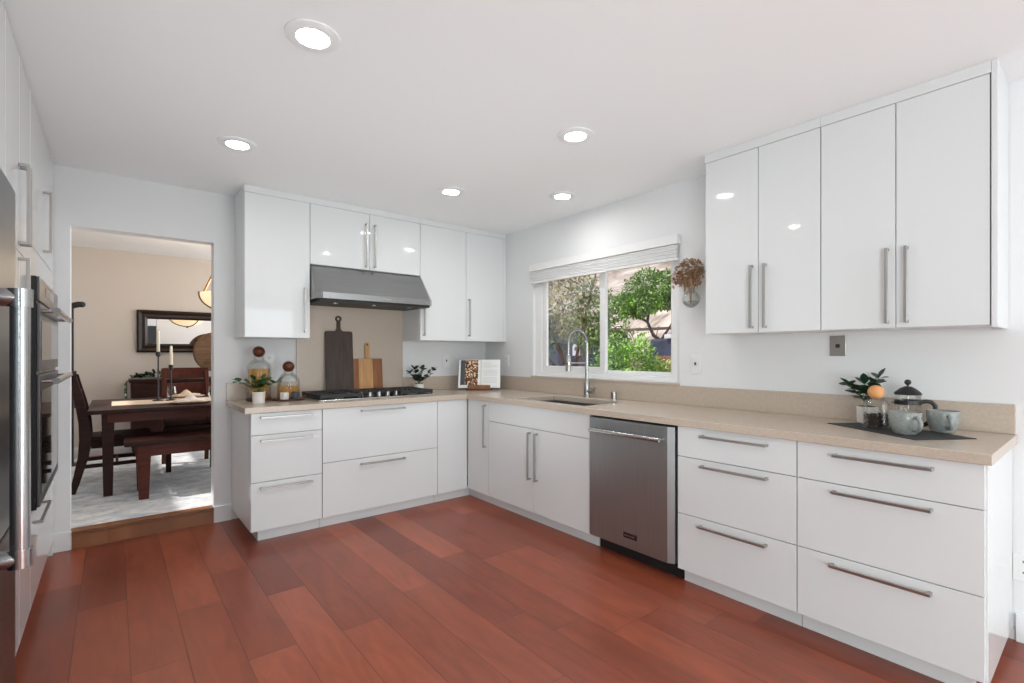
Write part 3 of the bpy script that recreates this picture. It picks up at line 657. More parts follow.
potted_plant('leafy plant in a small white pot before the tall pasta jar', (-2.29, -0.375, ZCT+0.0005), [(0.040, 0.0), (0.043, 0.078), (0.0445, 0.082)],
             [(-0.125, 0.03, 0.075, 1.1, 0.5), (0.115, -0.05, 0.075, 1.1, 0.55), (0.03, 0.02, 0.085, 1.2, 0.35), (-0.035, -0.03, 0.085, 1.2, 0.35), (0.06, 0.03, 0.07, 1.2, 0.4), (-0.05, 0.05, 0.06, 1.2, 0.4), (0.0, -0.05, 0.06, 1.2, 0.4)], 0.050, 0.046, seed=3, rows=3)
potted_plant('leafy plant in a small white pot right of the cooktop', (-0.865, -0.125, ZCT+0.0005), [(0.042, 0.0), (0.050, 0.06), (0.052, 0.075)],
             [(-0.11, -0.03, 0.10, 1.3, 0.3), (0.12, -0.06, 0.125, 1.2, 0.3), (0.05, 0.03, 0.13, 1.3, 0.3), (-0.05, 0.0, 0.13, 1.3, 0.3), (0.06, -0.09, 0.075, 1.3, 0.3), (-0.06, -0.08, 0.07, 1.3, 0.3)], 0.055, 0.044, seed=5, rows=4, lm='leaf2')
potted_plant('leafy plant in a square white pot on the charcoal mat', (-0.125, -3.478, ZCT+0.0035), [(0.045, 0.0), (0.047, 0.080), (0.048, 0.084)],
             [(-0.075, 0.055, 0.11, 1.3, 0.4), (0.04, -0.04, 0.145, 1.3, 0.45), (-0.03, 0.0, 0.115, 1.2, 0.35), (0.01, -0.03, 0.12, 1.2, 0.4), (-0.07, 0.02, 0.085, 1.3, 0.35)], 0.060, 0.040, square=True, seed=8, rows=4, lm='leaf2')

# ------------------------------------------------------------------ jars by the cooktop
def stopper_jar(label, loc, prof, ball_r, ball_m, group, inner=None):
    x, y, z = loc
    r = thing('glass_jar', label, 'jar', loc, group)
    inn = [(max(0.001, p[0]-0.003), p[1]+(0.004 if i == 0 else 0)) for i, p in enumerate(prof)]
    MB().lathe([(0.0, prof[0][1])]+prof+inn[::-1]+[(0.0, inn[0][1])], loc, 40, cap=False).build('jar_body', 'glass', r, smooth=True, ang=50)
    top = prof[-1][1]
    b = MB().ball((x, y, z+top+ball_r*0.75), ball_r, sz=0.98, u=28, v=18)
    b.build('stopper', ball_m, r, smooth=True)
    return r
TZ = ZCT+0.0005
def tray(label, c, rad, h=0.016):
    r = thing('wooden_tray', label, 'tray', (c[0], c[1], TZ), 'round wooden trays')
    MB().lathe([(rad*0.93, 0.0), (rad, 0.004), (rad, h-0.006), (rad*0.985, h-0.004), (0.0, h-0.004)], (c[0], c[1], TZ), 48).build('dish', 'walnut', r, smooth=True)
tray('round walnut tray under the tall pasta jar', (-2.243, -0.155), 0.0885, 0.024)
tray('round walnut tray under the short jar and candles', (-2.053, -0.250), 0.121)
j1 = (-2.243, -0.155, TZ+0.0205)
stopper_jar('tall glass jar of pasta with walnut ball stopper', j1, [(0.082, 0.0), (0.086, 0.01), (0.086, 0.225), (0.080, 0.250), (0.055, 0.278), (0.037, 0.292), (0.034, 0.312), (0.037, 0.318)], 0.043, 'ball', 'glass storage jars')
j2 = (-2.045, -0.211, TZ+0.0125)
stopper_jar('short glass jar of pasta with walnut ball stopper', j2, [(0.078, 0.0), (0.082, 0.01), (0.082, 0.125), (0.076, 0.150), (0.055, 0.180), (0.036, 0.194), (0.034, 0.206), (0.037, 0.211)], 0.043, 'ball', 'glass storage jars')
def pasta(label, loc, rad, z0, z1, seed, flare=False):
    rnd = random.Random(seed); m = MB(); x, y, z = loc
    n = 46
    for k in range(n):
        t = 2*PI*k/n+rnd.uniform(-.03, .03)
        for q in (0.99, 0.78):
            a = rad*q*(rnd.uniform(0.62, 0.8) if flare else 1); b = rad*q
            t2 = t+rnd.uniform(-.12, .12)
            zz = z1-rnd.uniform(0, 0.014)
            m.tube([(x+a*math.cos(t2), y+a*math.sin(t2), z+z0), (x+b*math.cos(t), y+b*math.sin(t), z+zz)], 0.0034, 6)
    tag(m.build('dried_pasta', 'pasta', smooth=True), label, 'pasta', kind='stuff')
pasta('golden dried pasta standing inside the tall glass jar', j1, 0.075, 0.006, 0.222, 4, True)
pasta('golden dried pasta inside the short glass jar', j2, 0.072, 0.006, 0.092, 6)
cv = thing('candle', 'short white candle on the round tray by the short jar', 'candle', (-2.103, -0.325, TZ+0.0125), 'small candles on the tray')
MB().lathe([(0.029, 0.0), (0.031, 0.003), (0.031, 0.05), (0.028, 0.053), (0.0, 0.053)], (-2.103, -0.325, TZ+0.0125), 28).build('wax', 'white_cer', cv, smooth=True)
MB().cyl((-2.103, -0.325, TZ+0.0657), (-2.103, -0.325, TZ+0.073), 0.0012).build('wick', 'slot', cv)
cv = thing('candle', 'short slate-grey candle beside the white one on the tray', 'candle', (-2.030, -0.336, TZ+0.0125), 'small candles on the tray')
MB().lathe([(0.024, 0.0), (0.026, 0.003), (0.026, 0.05), (0.023, 0.053), (0.0, 0.053)], (-2.030, -0.336, TZ+0.0125), 28).build('wax', 'slate_blue', cv, smooth=True)
MB().cyl((-2.030, -0.336, TZ+0.0657), (-2.030, -0.336, TZ+0.073), 0.0012).build('wick', 'slot', cv)

# ------------------------------------------------------------------ cutting boards leaning on the stone panel
def board_outline(w, h, hw, hh, r=0.02):
    pts = []
    def arc(cx, cz, rad, a0, a1, n=6):
        for k in range(n+1):
            t = math.radians(a0+(a1-a0)*k/n); pts.append((cx+rad*math.cos(t), cz+rad*math.sin(t)))
    arc(-w/2+r, r, r, 180, 270); arc(w/2-r, r, r, 270, 360); arc(w/2-r, h-r, r, 0, 90)
    return pts, arc
def cutting_board(label, xc, w, h, hw, hh, t, ybot, lean, m, ring, stripes=None):
    r = thing('cutting_board', label, 'cutting board', (xc, ybot, ZCT+0.0005), 'wooden cutting boards'); r['_o'] = [0, 0, 0]
    r.rotation_euler = (-lean, 0, 0)
    if stripes:
        x = -w/2
        for k, (sw, mm) in enumerate(stripes):
            MB().box((x+0.0002, 0, 0.0), (x+sw-0.0002, t, h)).build('stave', mm, r, bevel=0.002); x += sw
        pts = [(-hw/2, h+0.0004), (hw/2, h+0.0004), (hw/2, h+hh-hw/2)]+[(hw/2*math.cos(PI*k/10), h+hh-hw/2+hw/2*math.sin(PI*k/10)) for k in range(1, 10)]+[(-hw/2, h+hh-hw/2)]
        MB().prism([(px, 0.001, pz) for px, pz in pts], (0, t-0.002, 0)).build('grip', 'acacia_l', r, bevel=0.002)
        MB().cyl((0, -0.0002, h+hh-hw/2), (0, 0.0008, h+hh-hw/2), hw*0.2).build('hole', 'slot', r)
    else:
        pts, arc = board_outline(w, h, hw, hh, 0.018)
        arc(hw/2+0.03, h+0.03, 0.03, 270, 180)
        pts.append((hw/2, h+hh-0.05)); pts.append((-hw/2, h+hh-0.05))
        arc(-hw/2-0.03, h+0.03, 0.03, 0, -90); arc(-w/2+0.018, h-0.018, 0.018, 90, 180)
        MB().prism([(px, 0, pz) for px, pz in pts], (0, t, 0)).build('board', m, r, bevel=0.003)
        n = 32; R1, R0 = 0.026, 0.013; cz = h+hh-0.05+R1*0.86
        mb = MB(); rings = []
        for k in range(n):
            a = 2*PI*k/n; c, s = math.cos(a), math.sin(a)
            rings.append([(R1*c, 0, cz+R1*s), (R1*c, t, cz+R1*s), (R0*c, t, cz+R0*s), (R0*c, 0, cz+R0*s)])
        rings.append(rings[0]); mb.loft(rings, cap=False); bmesh.ops.remove_doubles(mb.bm, verts=mb.bm.verts[:], dist=1e-6)
        mb.build('hanging_ring', m, r, bevel=0.002)
cutting_board('tall dark grey-brown cutting board with ring handle behind the cooktop', -1.588, 0.238, 0.552, 0.030, 0.135, 0.018, -0.078, 0.072, 'boarddark', True)
cutting_board('shorter striped acacia cutting board right of the dark board', -1.332, 0.272, 0.312, 0.042, 0.146, 0.018, -0.070, 0.085, 'acacia_l', False,
              [(0.052, 'acacia_d'), (0.040, 'acacia_l'), (0.088, 'acacia_l'), (0.046, 'acacia_d'), (0.046, 'acacia_d')])

# ------------------------------------------------------------------ cookbook on its stand
def cookbook():
    c = (-0.315, -0.335, ZCT+0.0005); rz = math.radians(-40)
    st = thing('cookbook_stand', 'low wooden cookbook stand in the counter corner', 'book stand', c, None, rz)
    MB().box((-0.13, -0.055, 0.0), (0.13, 0.055, 0.014)).build('base', 'walnut', st, bevel=0.002, local=True)
    MB().box((-0.11, -0.055, 0.0142), (0.11, -0.045, 0.052)).build('ledge', 'acacia_d', st, bevel=0.002, local=True)
    MB().prism([(-0.12, 0.0, 0.0145), (-0.12, 0.012, 0.0145), (-0.12, 0.095, 0.24), (-0.12, 0.083, 0.24)], (0.24, 0, 0)).build('back_rest', 'walnut', st, bevel=0.002, local=True)
    bk = thing('cookbook', 'open cookbook with a food photo on the left page', 'book', c, None, rz)
    ln = math.radians(17)
    def P(x, d, z):       # x along the spread, d towards the reader, z up the page
        return (x, -0.026-d*math.cos(ln)+z*math.sin(ln)-0.004, 0.020+z*math.cos(ln)+d*math.sin(ln))
    hgt, wd = 0.285, 0.205
    cv = MB()
    cv.prism([P(-wd-0.004, 0.0, -0.003), P(0, -0.009, -0.003), P(wd+0.004, 0.0, -0.003), P(wd+0.004, 0.003, -0.003), P(0, -0.006, -0.003), P(-wd-0.004, 0.003, -0.003)], Vector(P(0, 0, hgt+0.003))-Vector(P(0, 0, -0.003)))
    cv.build('cover', 'slate_blue', bk, local=True)
    for s, nm in ((-1, 'page_block'), (1, 'page_block')):
        n = 8; lo = []
        for k in range(n+1):
            x = wd*k/n; lo.append(P(s*x, 0.0035+0.013*math.sin(PI*min(1, x/wd*0.8+0.12))-(0.008 if k == 0 else 0), 0))
        lo += [P(s*wd, 0.0032, 0), P(0, -0.0055, 0)]
        MB().prism(lo, Vector(P(0, 0, hgt))-Vector(P(0, 0, 0))).build(nm, 'paper', bk, local=True)
    def surf(s, x): return 0.0035+0.013*math.sin(PI*min(1, x/wd*0.8+0.12))
    def sheet(nm, m, s, xa, xb, za, zb2):
        mb = MB(); A, B = [], []
        for k in range(9):
            x = xa+(xb-xa)*k/8; A.append(P(s*x, surf(s, x)+0.0006, za)); B.append(P(s*x, surf(s, x)+0.0006, zb2))
        for k in range(8): mb.face([A[k], A[k+1], B[k+1], B[k]])
        mb.build(nm, m, bk, local=True)
    sheet('food_photo', 'photo', -1, 0.012, 0.140, 0.028, 0.280)
    sheet('photo_border', 'slate_blue', -1, 0.1402, 0.185, 0.028, 0.280)
    mb = MB(); rnd = random.Random(2)
    for k in range(17):
        z = 0.250-k*0.0125
        if k in (5, 11):
            mb.build('text_block', 'ink', bk, local=True); mb = MB(); continue
        xe = 0.175 if rnd.random() < 0.75 else 0.12
        A, B = [], []
        for q in range(9):
            x = 0.035+(xe-0.035)*q/8; A.append(P(x, surf(1, x)+0.0006, z)); B.append(P(x, surf(1, x)+0.0006, z+0.0022))
        for q in range(8): mb.face([A[q], A[q+1], B[q+1], B[q]])
    mb.build('text_block', 'ink', bk, local=True)
cookbook()

# ------------------------------------------------------------------ coffee set on the mat
ma = thing('place_mat', 'charcoal rectangular mat set diagonally under the mugs', 'mat', (-0.292, -3.632, ZCT+0.0003), None, math.atan2(-0.838, -0.545))
MB().box((-0.245, -0.140, 0), (0.245, 0.140, 0.003)).build('cloth', 'slate', ma, bevel=0.001, local=True)
MZ = ZCT+0.0036
def mug(label, x, y, ang):
    r = thing('coffee_mug', label, 'mug', (x, y, MZ), 'grey coffee mugs', ang)
    prof = [(0.0, 0.0), (0.040, 0.0), (0.042, 0.003), (0.047, 0.012), (0.055, 0.035), (0.0585, 0.060), (0.060, 0.094), (0.0585, 0.096), (0.0565, 0.094), (0.0545, 0.060), (0.050, 0.034), (0.036, 0.014), (0.0, 0.010)]
    MB().lathe(prof, (0, 0, 0), 40, cap=False).build('cup', 'mug', r, smooth=True, local=True, ang=60)
    pts = [(0.055, 0, 0.076)]+[(0.062+0.025*math.sin(t), 0, 0.050+0.028*math.cos(t)) for t in [PI*k/10 for k in range(0, 11)]]+[(0.047, 0, 0.022)]
    mb = MB().tube(pts, 0.0085, 12); mb.build('handle', 'mug', r, smooth=True, local=True)
mug('grey ceramic mug on the left of the charcoal mat', -0.385, -3.690, math.radians(-130))
mug('grey ceramic mug on the right of the charcoal mat', -0.190, -3.786, math.radians(-152))
jb = (-0.272, -3.555, MZ)
stopper_jar('small glass jar of coffee beans with pale wood ball stopper', jb, [(0.050, 0.0), (0.053, 0.006), (0.053, 0.112), (0.046, 0.130), (0.030, 0.140), (0.029, 0.144)], 0.034, 'peach', 'glass storage jars')
def beans():
    rnd = random.Random(9); m = MB(); x, y, z = jb
    m.lathe([(0.044, 0.006), (0.044, 0.060), (0.0, 0.062)], jb, 20)
    for k in range(330):
        t = rnd.uniform(0, 2*PI); zz = rnd.uniform(0.011, 0.068); q = 0.0445 if zz < 0.060 else rnd.uniform(0, 0.043)
        m.ball((x+q*math.cos(t), y+q*math.sin(t), z+zz), 0.0046, sz=rnd.uniform(.6, 1), u=7, v=5, sx=rnd.uniform(.7, 1.1))
    tag(m.build('coffee_beans', 'beans', smooth=True), 'dark coffee beans filling the lower half of the small jar', 'coffee beans', kind='stuff')
beans()
def french_press():
    x, y = -0.160, -3.652; c = (x, y, MZ)
    r = thing('french_press', 'glass french press with black lid and handle behind the mugs', 'french press', c)
    MB().lathe([(0.0, 0.010), (0.049, 0.010), (0.050, 0.013), (0.050, 0.150), (0.052, 0.156), (0.050, 0.156), (0.0475, 0.150), (0.0475, 0.014), (0.0, 0.013)], c, 36, cap=False).build('beaker', 'glass', r, smooth=True)
    MB().lathe([(0.054, 0.0), (0.056, 0.004), (0.054, 0.0095), (0.0, 0.0095)], c, 32).build('base', 'blackpl', r, smooth=True)
    MB().lathe([(0.0512, 0.112), (0.053, 0.112), (0.053, 0.132), (0.0512, 0.132), (0.0512, 0.112)], c, 36, cap=False).build('collar', 'blackpl', r, smooth=True)
    l = MB().lathe([(0.052, 0.158), (0.054, 0.163), (0.048, 0.172), (0.030, 0.188), (0.014, 0.197), (0.0, 0.198)], c, 36).build('lid', 'blackpl', r, smooth=True)
    MB().cyl((x, y, MZ+0.1982), (x, y, MZ+0.208), 0.004).ball((x, y, MZ+0.217), 0.0135).build('plunger_knob', 'blackpl', l, smooth=True)
    MB().cyl((x, y, MZ+0.05), (x, y, MZ+0.157), 0.0025).lathe([(0.046, 0.045), (0.046, 0.051), (0, 0.052)], c, 28).build('plunger', 'chrome', r, smooth=True)
    d = Vector((0.56, -0.83, 0)).normalized(); P = lambda o, z: Vector((x, y, MZ+z))+d*o
    MB().tube([P(0.053, 0.124), P(0.075, 0.128), P(0.095, 0.124), P(0.108, 0.108), P(0.110, 0.085), P(0.105, 0.060), P(0.090, 0.035), P(0.070, 0.018), P(0.054, 0.012)], 0.0095, 12).build('handle', 'blackpl', r, smooth=True)
    MB().tube([Vector((x, y, MZ+0.122))-d*0.053+Vector((-.02, -.01, 0))*0, Vector((x, y, MZ+0.122))-d*0.066], 0.004, 8).build('clamp_screw', 'chrome', r, smooth=True)
    MB().prism([Vector((x, y, MZ+0.13))-d*0.0505+Vector((0.83, 0.56, 0))*0.012, Vector((x, y, MZ+0.13))-d*0.0505-Vector((0.83, 0.56, 0))*0.012, Vector((x, y, MZ+0.155))-d*0.068], (0, 0, 0.002)).build('spout', 'glass', r)
french_press()

# ------------------------------------------------------------------ wall vase with dried flowers
def wall_vase():
    x, y, z = -0.068, -2.462, 1.640
    r = thing('wall_vase', 'round glass vase hung on the wall right of the window', 'vase', (x, y, z-0.06))
    MB().lathe([(0.0, -0.060), (0.030, -0.053), (0.052, -0.030), (0.061, 0.0), (0.052, 0.032), (0.030, 0.053), (0.024, 0.066), (0.028, 0.076), (0.025, 0.076), (0.021, 0.066), (0.027, 0.051), (0.049, 0.030), (0.058, 0.0), (0.049, -0.029), (0.028, -0.050), (0, -0.057)], (x, y, z), 32, cap=False).build('globe', 'glass', r, smooth=True)
    MB().lathe([(0.0, -0.0555), (0.027, -0.0485), (0.047, -0.029), (0.0525, -0.015), (0.0, -0.015)], (x, y, z), 28, cap=False).build('water', 'water', r, smooth=True)
    MB().cyl((-0.0005, y, z+0.10), (-0.012, y, z+0.10), 0.006).tube([(-0.010, y, z+0.10), (-0.03, y, z+0.085), (x+0.024, y, z+0.070)], 0.0018).build('hanger', 'chrome', r, smooth=True)
    f = thing('dried_flowers', 'bunch of dried brown hydrangea in the wall vase', 'dried flowers', (x, y, z-0.03))
    rnd = random.Random(11); m = MB()
    heads = [(-0.015, 0.05, 0.19, 0.05), (0.0, -0.03, 0.205, 0.048), (-0.03, 0.0, 0.215, 0.05), (-0.02, 0.095, 0.155, 0.034), (-0.02, -0.06, 0.165, 0.036), (-0.035, 0.03, 0.15, 0.045)]
    for hx, hy, hz, hr in heads:
        for k in range(130):
            d = Vector((rnd.gauss(0, 1), rnd.gauss(0, 1), rnd.gauss(0, 1))).normalized(); p = Vector((x+hx, y+hy, z+hz))+d*hr*rnd.uniform(.75, 1)
            if p.x > -0.006: p.x = -0.006-rnd.uniform(0, .02)
            if rnd.random() < .25 and d.z < 0: p.z -= rnd.uniform(0, 0.05)
            leaf(m, p, d+Vector((-0.3, rnd.uniform(-.5, .5), rnd.uniform(-.6, .3))), 0.021, 0.017)
    m.build('flower_heads', 'dried', f)
    m = MB()
    for k in range(40):
        yy = y+rnd.uniform(-.055, .06); zz = z+rnd.uniform(.13, .16); ln = rnd.uniform(.04, .10)
        leaf(m, (x+rnd.uniform(-.05, .02), yy, zz), (rnd.uniform(-.2, .1), rnd.uniform(-.25, .25), -1), ln, 0.010)
    m.build('drooping_petals', 'dried', f)
    for hx, hy, hz, hr in heads:
        MB().tube([(x, y+hy*0.05, z-0.03), (x+hx*0.1, y+hy*0.12, z+0.07), (x+hx, y+hy, z+hz)], 0.0016, 6).build('stem', 'dried', f)
M['water'] = glass_mat('clear_water', (0.86, 0.90, 0.88, 1), 0.3)
wall_vase()

# ------------------------------------------------------------------ dining room
TT = 0.825
def dining_table():
    r = thing('dining_table', 'dark stained wooden dining table seen through the doorway', 'table', (-2.35, 1.34, ZD))
    x0, x1, y0, y1 = -3.262, -1.35, 0.745, 1.93
    MB().box((x0, y0, TT-0.032), (x1, y1, TT)).build('tabletop', 'dark', r, bevel=0.006)
    a = MB().cells([x0+0.12, x0+0.145, x1-0.145, x1-0.12], [y0+0.10, y0+0.125, y1-0.125, y1-0.10], lambda i, j: i == 1 and j == 1, TT-0.115, TT-0.0325, 'z').build('apron', 'red', r, bevel=0.002)
    for x in (x0+0.125, x1-0.125):
        for y in (y0+0.155, y1-0.155):
            h = 0.042; l = 0.030
            MB().loft([[(x-l, y-l, ZD+0.0003), (x+l, y-l, ZD+0.0003), (x+l, y+l, ZD+0.0003), (x-l, y+l, ZD+0.0003)], [(x-h, y-h, TT-0.033), (x+h, y-h, TT-0.033), (x+h, y+h, TT-0.033), (x-h, y+h, TT-0.033)]]).build('leg', 'dark', r, bevel=0.004)
dining_table()
def bench():
    r = thing('dining_bench', 'dark wooden bench along the near side of the dining table', 'bench', (-2.3, 0.80, ZD))
    x0, x1, y0, y1 = -3.040, -1.55, 0.53, 1.02; zt_ = 0.588
    MB().box((x0, y0, zt_-0.04), (x1, y1, zt_)).build('seat', 'dark', r, bevel=0.008)
    MB().cells([x0+0.10, x0+0.125, x1-0.125, x1-0.10], [y0+0.05, y0+0.075, y1-0.075, y1-0.05], lambda i, j: i == 1 and j == 1, zt_-0.135, zt_-0.0405, 'z').build('apron', 'red', r, bevel=0.002)
    for x in (x0+0.125, x1-0.125):
        for y in (y0+0.08, y1-0.08):
            h = 0.047; l = 0.032
            MB().loft([[(x-l, y-l, ZD+0.0003), (x+l, y-l, ZD+0.0003), (x+l, y+l, ZD+0.0003), (x-l, y+l, ZD+0.0003)], [(x-h, y-h, zt_-0.041), (x+h, y-h, zt_-0.041), (x+h, y+h, zt_-0.041), (x-h, y+h, zt_-0.041)]]).build('leg', 'red', r, bevel=0.004)
bench()
def dining_chair(label, loc, rot, m, group='wooden dining chairs'):
    # faces +x ; origin on floor below seat centre
    r = thing('dining_chair', label, 'chair', loc, group, rot)
    sh_ = 0.455; W = 0.225
    mb = MB()
    mb.prism([(-0.20, -0.20, sh_-0.035), (0.22, -W, sh_-0.035), (0.235, -W+0.03, sh_-0.035), (0.235, W-0.03, sh_-0.035), (0.22, W, sh_-0.035), (-0.20, 0.20, sh_-0.035)], (0, 0, 0.035)).build('seat', 'dark', r, bevel=0.012, local=True, seg=3)
    MB().cells([-0.18, -0.16, 0.17, 0.19], [-0.185, -0.165, 0.165, 0.185], lambda i, j: i == 1 and j == 1, sh_-0.095, sh_-0.0355, 'z').build('seat_rail', 'dark', r, local=True)
    def sweep(pts, wx, wy):
        return [[(x-wx*f, y-wy, z), (x+wx*f, y-wy, z), (x+wx*f, y+wy, z), (x-wx*f, y+wy, z)] for x, y, z, f in pts]
    for s in (-1, 1):
        y = s*0.192
        pts = [(-0.300, y, 0.0005, 0.75), (-0.268, y, 0.12, 0.85), (-0.228, y, 0.30, 1.1), (-0.215, y, 0.44, 1.25), (-0.222, y, 0.58, 1.15), (-0.250, y, 0.75, 1.0), (-0.285, y, 0.90, 0.9), (-0.300, y, 0.975, 0.85)]
        MB().loft(sweep(pts, 0.032, 0.018)).build('back_post', m, r, bevel=0.004, local=True)
        MB().loft(sweep([(0.185, s*0.185, 0.0005, 0.8), (0.185, s*0.185, sh_-0.036, 1.15)], 0.022, 0.022)).build('leg', 'dark', r, bevel=0.004, local=True)
        MB().box((-0.235, s*0.185-0.009, 0.20), (0.165, s*0.185+0.009, 0.232)).build('stretcher', m, r, bevel=0.003, local=True)
    MB().box((-0.02, -0.175, 0.205), (0.0, 0.175, 0.228)).build('cross_stretcher', m, r, bevel=0.003, local=True)
    for z0, z1, xx in ((0.895, 1.005, -0.297), (0.70, 0.845, -0.258), (0.60, 0.645, -0.232)):
        mb = MB(); rings = []
        for k in range(9):
            y = -0.21+0.42*k/8 if z0 > 0.85 else -0.174+0.348*k/8; b = 0.03*(1-(2*k/8-1)**2)
            rings.append([(xx-b-0.011, y, z0), (xx-b+0.011, y, z0), (xx-b+0.011, y, z1), (xx-b-0.011, y, z1)])
        if z0 > 0.85:
            for rg in rings:
                for q in range(4): rg[q] = (rg[q][0]-0.0, rg[q][1], rg[q][2])
        mb.loft(rings).build('crest_rail' if z0 > 0.85 else 'back_slat', m, r, bevel=0.005, local=True)
dining_chair('dark dining chair at the left head of the table', (-3.068, 1.31, ZD), 0.0, 'dark')
dining_chair('reddish ladder-back dining chair on the far side of the table', (-2.50, 1.73, ZD), -PI/2, 'red')
def black_stand():
    r = thing('black_stand', 'slim black floor stand with rounded arm at the dining room edge', 'stand', (-3.445, 2.55, ZD))
    x, y = -3.442, 2.55
    MB().lathe([(0.10, 0.0005), (0.10, 0.012), (0.03, 0.02), (0.0, 0.02)], (x-0.02, y, ZD), 28).build('base', 'blackpl', r, smooth=True)
    MB().box((x-0.028, y-0.02, ZD+0.0205), (x+0.022, y+0.02, 1.77)).build('post', 'blackpl', r, bevel=0.005)
    MB().tube([(x-0.02, y, 1.755), (x+0.03, y, 1.775), (x+0.06, y, 1.785), (x+0.085, y, 1.785)], 0.030, 14).ball((x+0.085, y, 1.785), 0.031).build('arm', 'blackpl', r, smooth=True)
black_stand()
def sideboard():
    r = thing('sideboard', 'dark wooden sideboard against the dining room back wall', 'sideboard', (-2.2, 2.86, ZD))
    x0, x1, y0, y1, zt_ = -2.945, -1.45, 2.66, 3.07, 0.975
    MB().box((x0-0.02, y0-0.02, zt_-0.03), (x1+0.02, y1, zt_)).build('top', 'dark', r, bevel=0.004)
    MB().box((x0, y0, ZD+0.10), (x1, y1, zt_-0.0305)).build('carcass', 'dark', r, bevel=0.002)
    n = 3; wv = (x1-x0)/n
    for k in range(n):
        d = MB().box((x0+k*wv+0.01, y0-0.015, ZD+0.14), (x0+(k+1)*wv-0.01, y0-0.0005, zt_-0.05)).build('door', 'dark', r, bevel=0.003)
        MB().ball((x0+k*wv+wv-0.05, y0-0.026, 0.62), 0.012).build('knob', 'bronze', d, smooth=True)
    for x in (x0+0.04, x1-0.04):
        for y in (y0+0.04, y1-0.04): MB().box((x-0.025, y-0.025, ZD+0.0005), (x+0.025, y+0.025, ZD+0.0995)).build('leg', 'dark', r)
    return zt_
SBZ = sideboard()
def garland():
    r = thing('greenery_garland', 'trailing greenery lying along the top of the sideboard', 'garland', (-2.7, 2.85, SBZ))
    rnd = random.Random(21); m = MB()
    path = [(-2.985, 2.80, 0.72), (-2.985, 2.80, 0.95), (-2.93, 2.80, SBZ+0.022), (-2.7, 2.82, SBZ+0.02), (-2.45, 2.80, SBZ+0.02)]
    MB().tube(path, 0.006, 7).build('vine', 'stem', r, smooth=True)
    for k in range(240):
        t = rnd.uniform(0, 1)**0.8; x = -2.95+0.6*t; big = 0.03+0.07*max(0, 1-abs(t-0.55)/0.4)
        leaf(m, (x, 2.80+rnd.uniform(-.06, .06), SBZ+0.012+rnd.uniform(0, big)), (rnd.uniform(-1, 1), rnd.uniform(-1, 1), rnd.uniform(0, .8)), 0.05, 0.03)
    for k in range(14):
        leaf(m, (-2.99, 2.80+rnd.uniform(-.02, .02), rnd.uniform(.75, .96)), (-.3, rnd.uniform(-1, 1), -.8), 0.04, 0.02)
    m.build('leaves', 'leaf2', r)
garland()
def wood_disc():
    c = Vector((-2.135, 2.80, 1.292))
    r = thing('wooden_disc', 'round rustic wooden disc standing on the sideboard', 'decoration', (c.x, c.y, SBZ))
    MB().lathe([(0.0, -0.016), (0.225, -0.016), (0.240, -0.006), (0.240, 0.010), (0.225, 0.016), (0.0, 0.010)], c, 48, ax='y', sy=0.9).build('disc', 'disc', r, smooth=True)
    MB().lathe([(0.0, -0.019), (0.022, -0.019), (0.024, -0.0165), (0.0, -0.0165)], c, 20, ax='y').build('centre_boss', 'slot', r)
    MB().box((c.x-0.012, c.y+0.004, SBZ+0.012), (c.x+0.012, c.y+0.02, c.z-0.19)).box((c.x-0.07, c.y-0.05, SBZ+0.0005), (c.x+0.07, c.y+0.06, SBZ+0.012)).build('foot', 'blackpl', r, bevel=0.002)
wood_disc()
def mirror():
    x0, x1, z0, z1 = -2.885, -1.55, 1.285, 1.795; f = 0.105; yb = 3.0985
    r = thing('wall_mirror', 'wide dark-framed mirror on the dining room back wall', 'mirror', ((x0+x1)/2, yb, z0))
    m = MB(); rings = []
    def R(i, y): return [(x0+i, y, z0+i), (x1-i, y, z0+i), (x1-i, y, z1-i), (x0+i, y, z1-i)]
    m.loft([R(0, yb), R(0, yb-0.03), R(0.02, yb-0.04), R(0.05, yb-0.028), R(0.08, yb-0.034), R(f, yb-0.020), R(f, yb)], cap=False).build('frame', 'frame', r)
    MB().box((x0+f-0.004, yb-0.012, z0+f-0.004), (x1-f+0.004, yb-0.008, z1-f+0.004)).build('glass', 'mirror', r)
mirror()
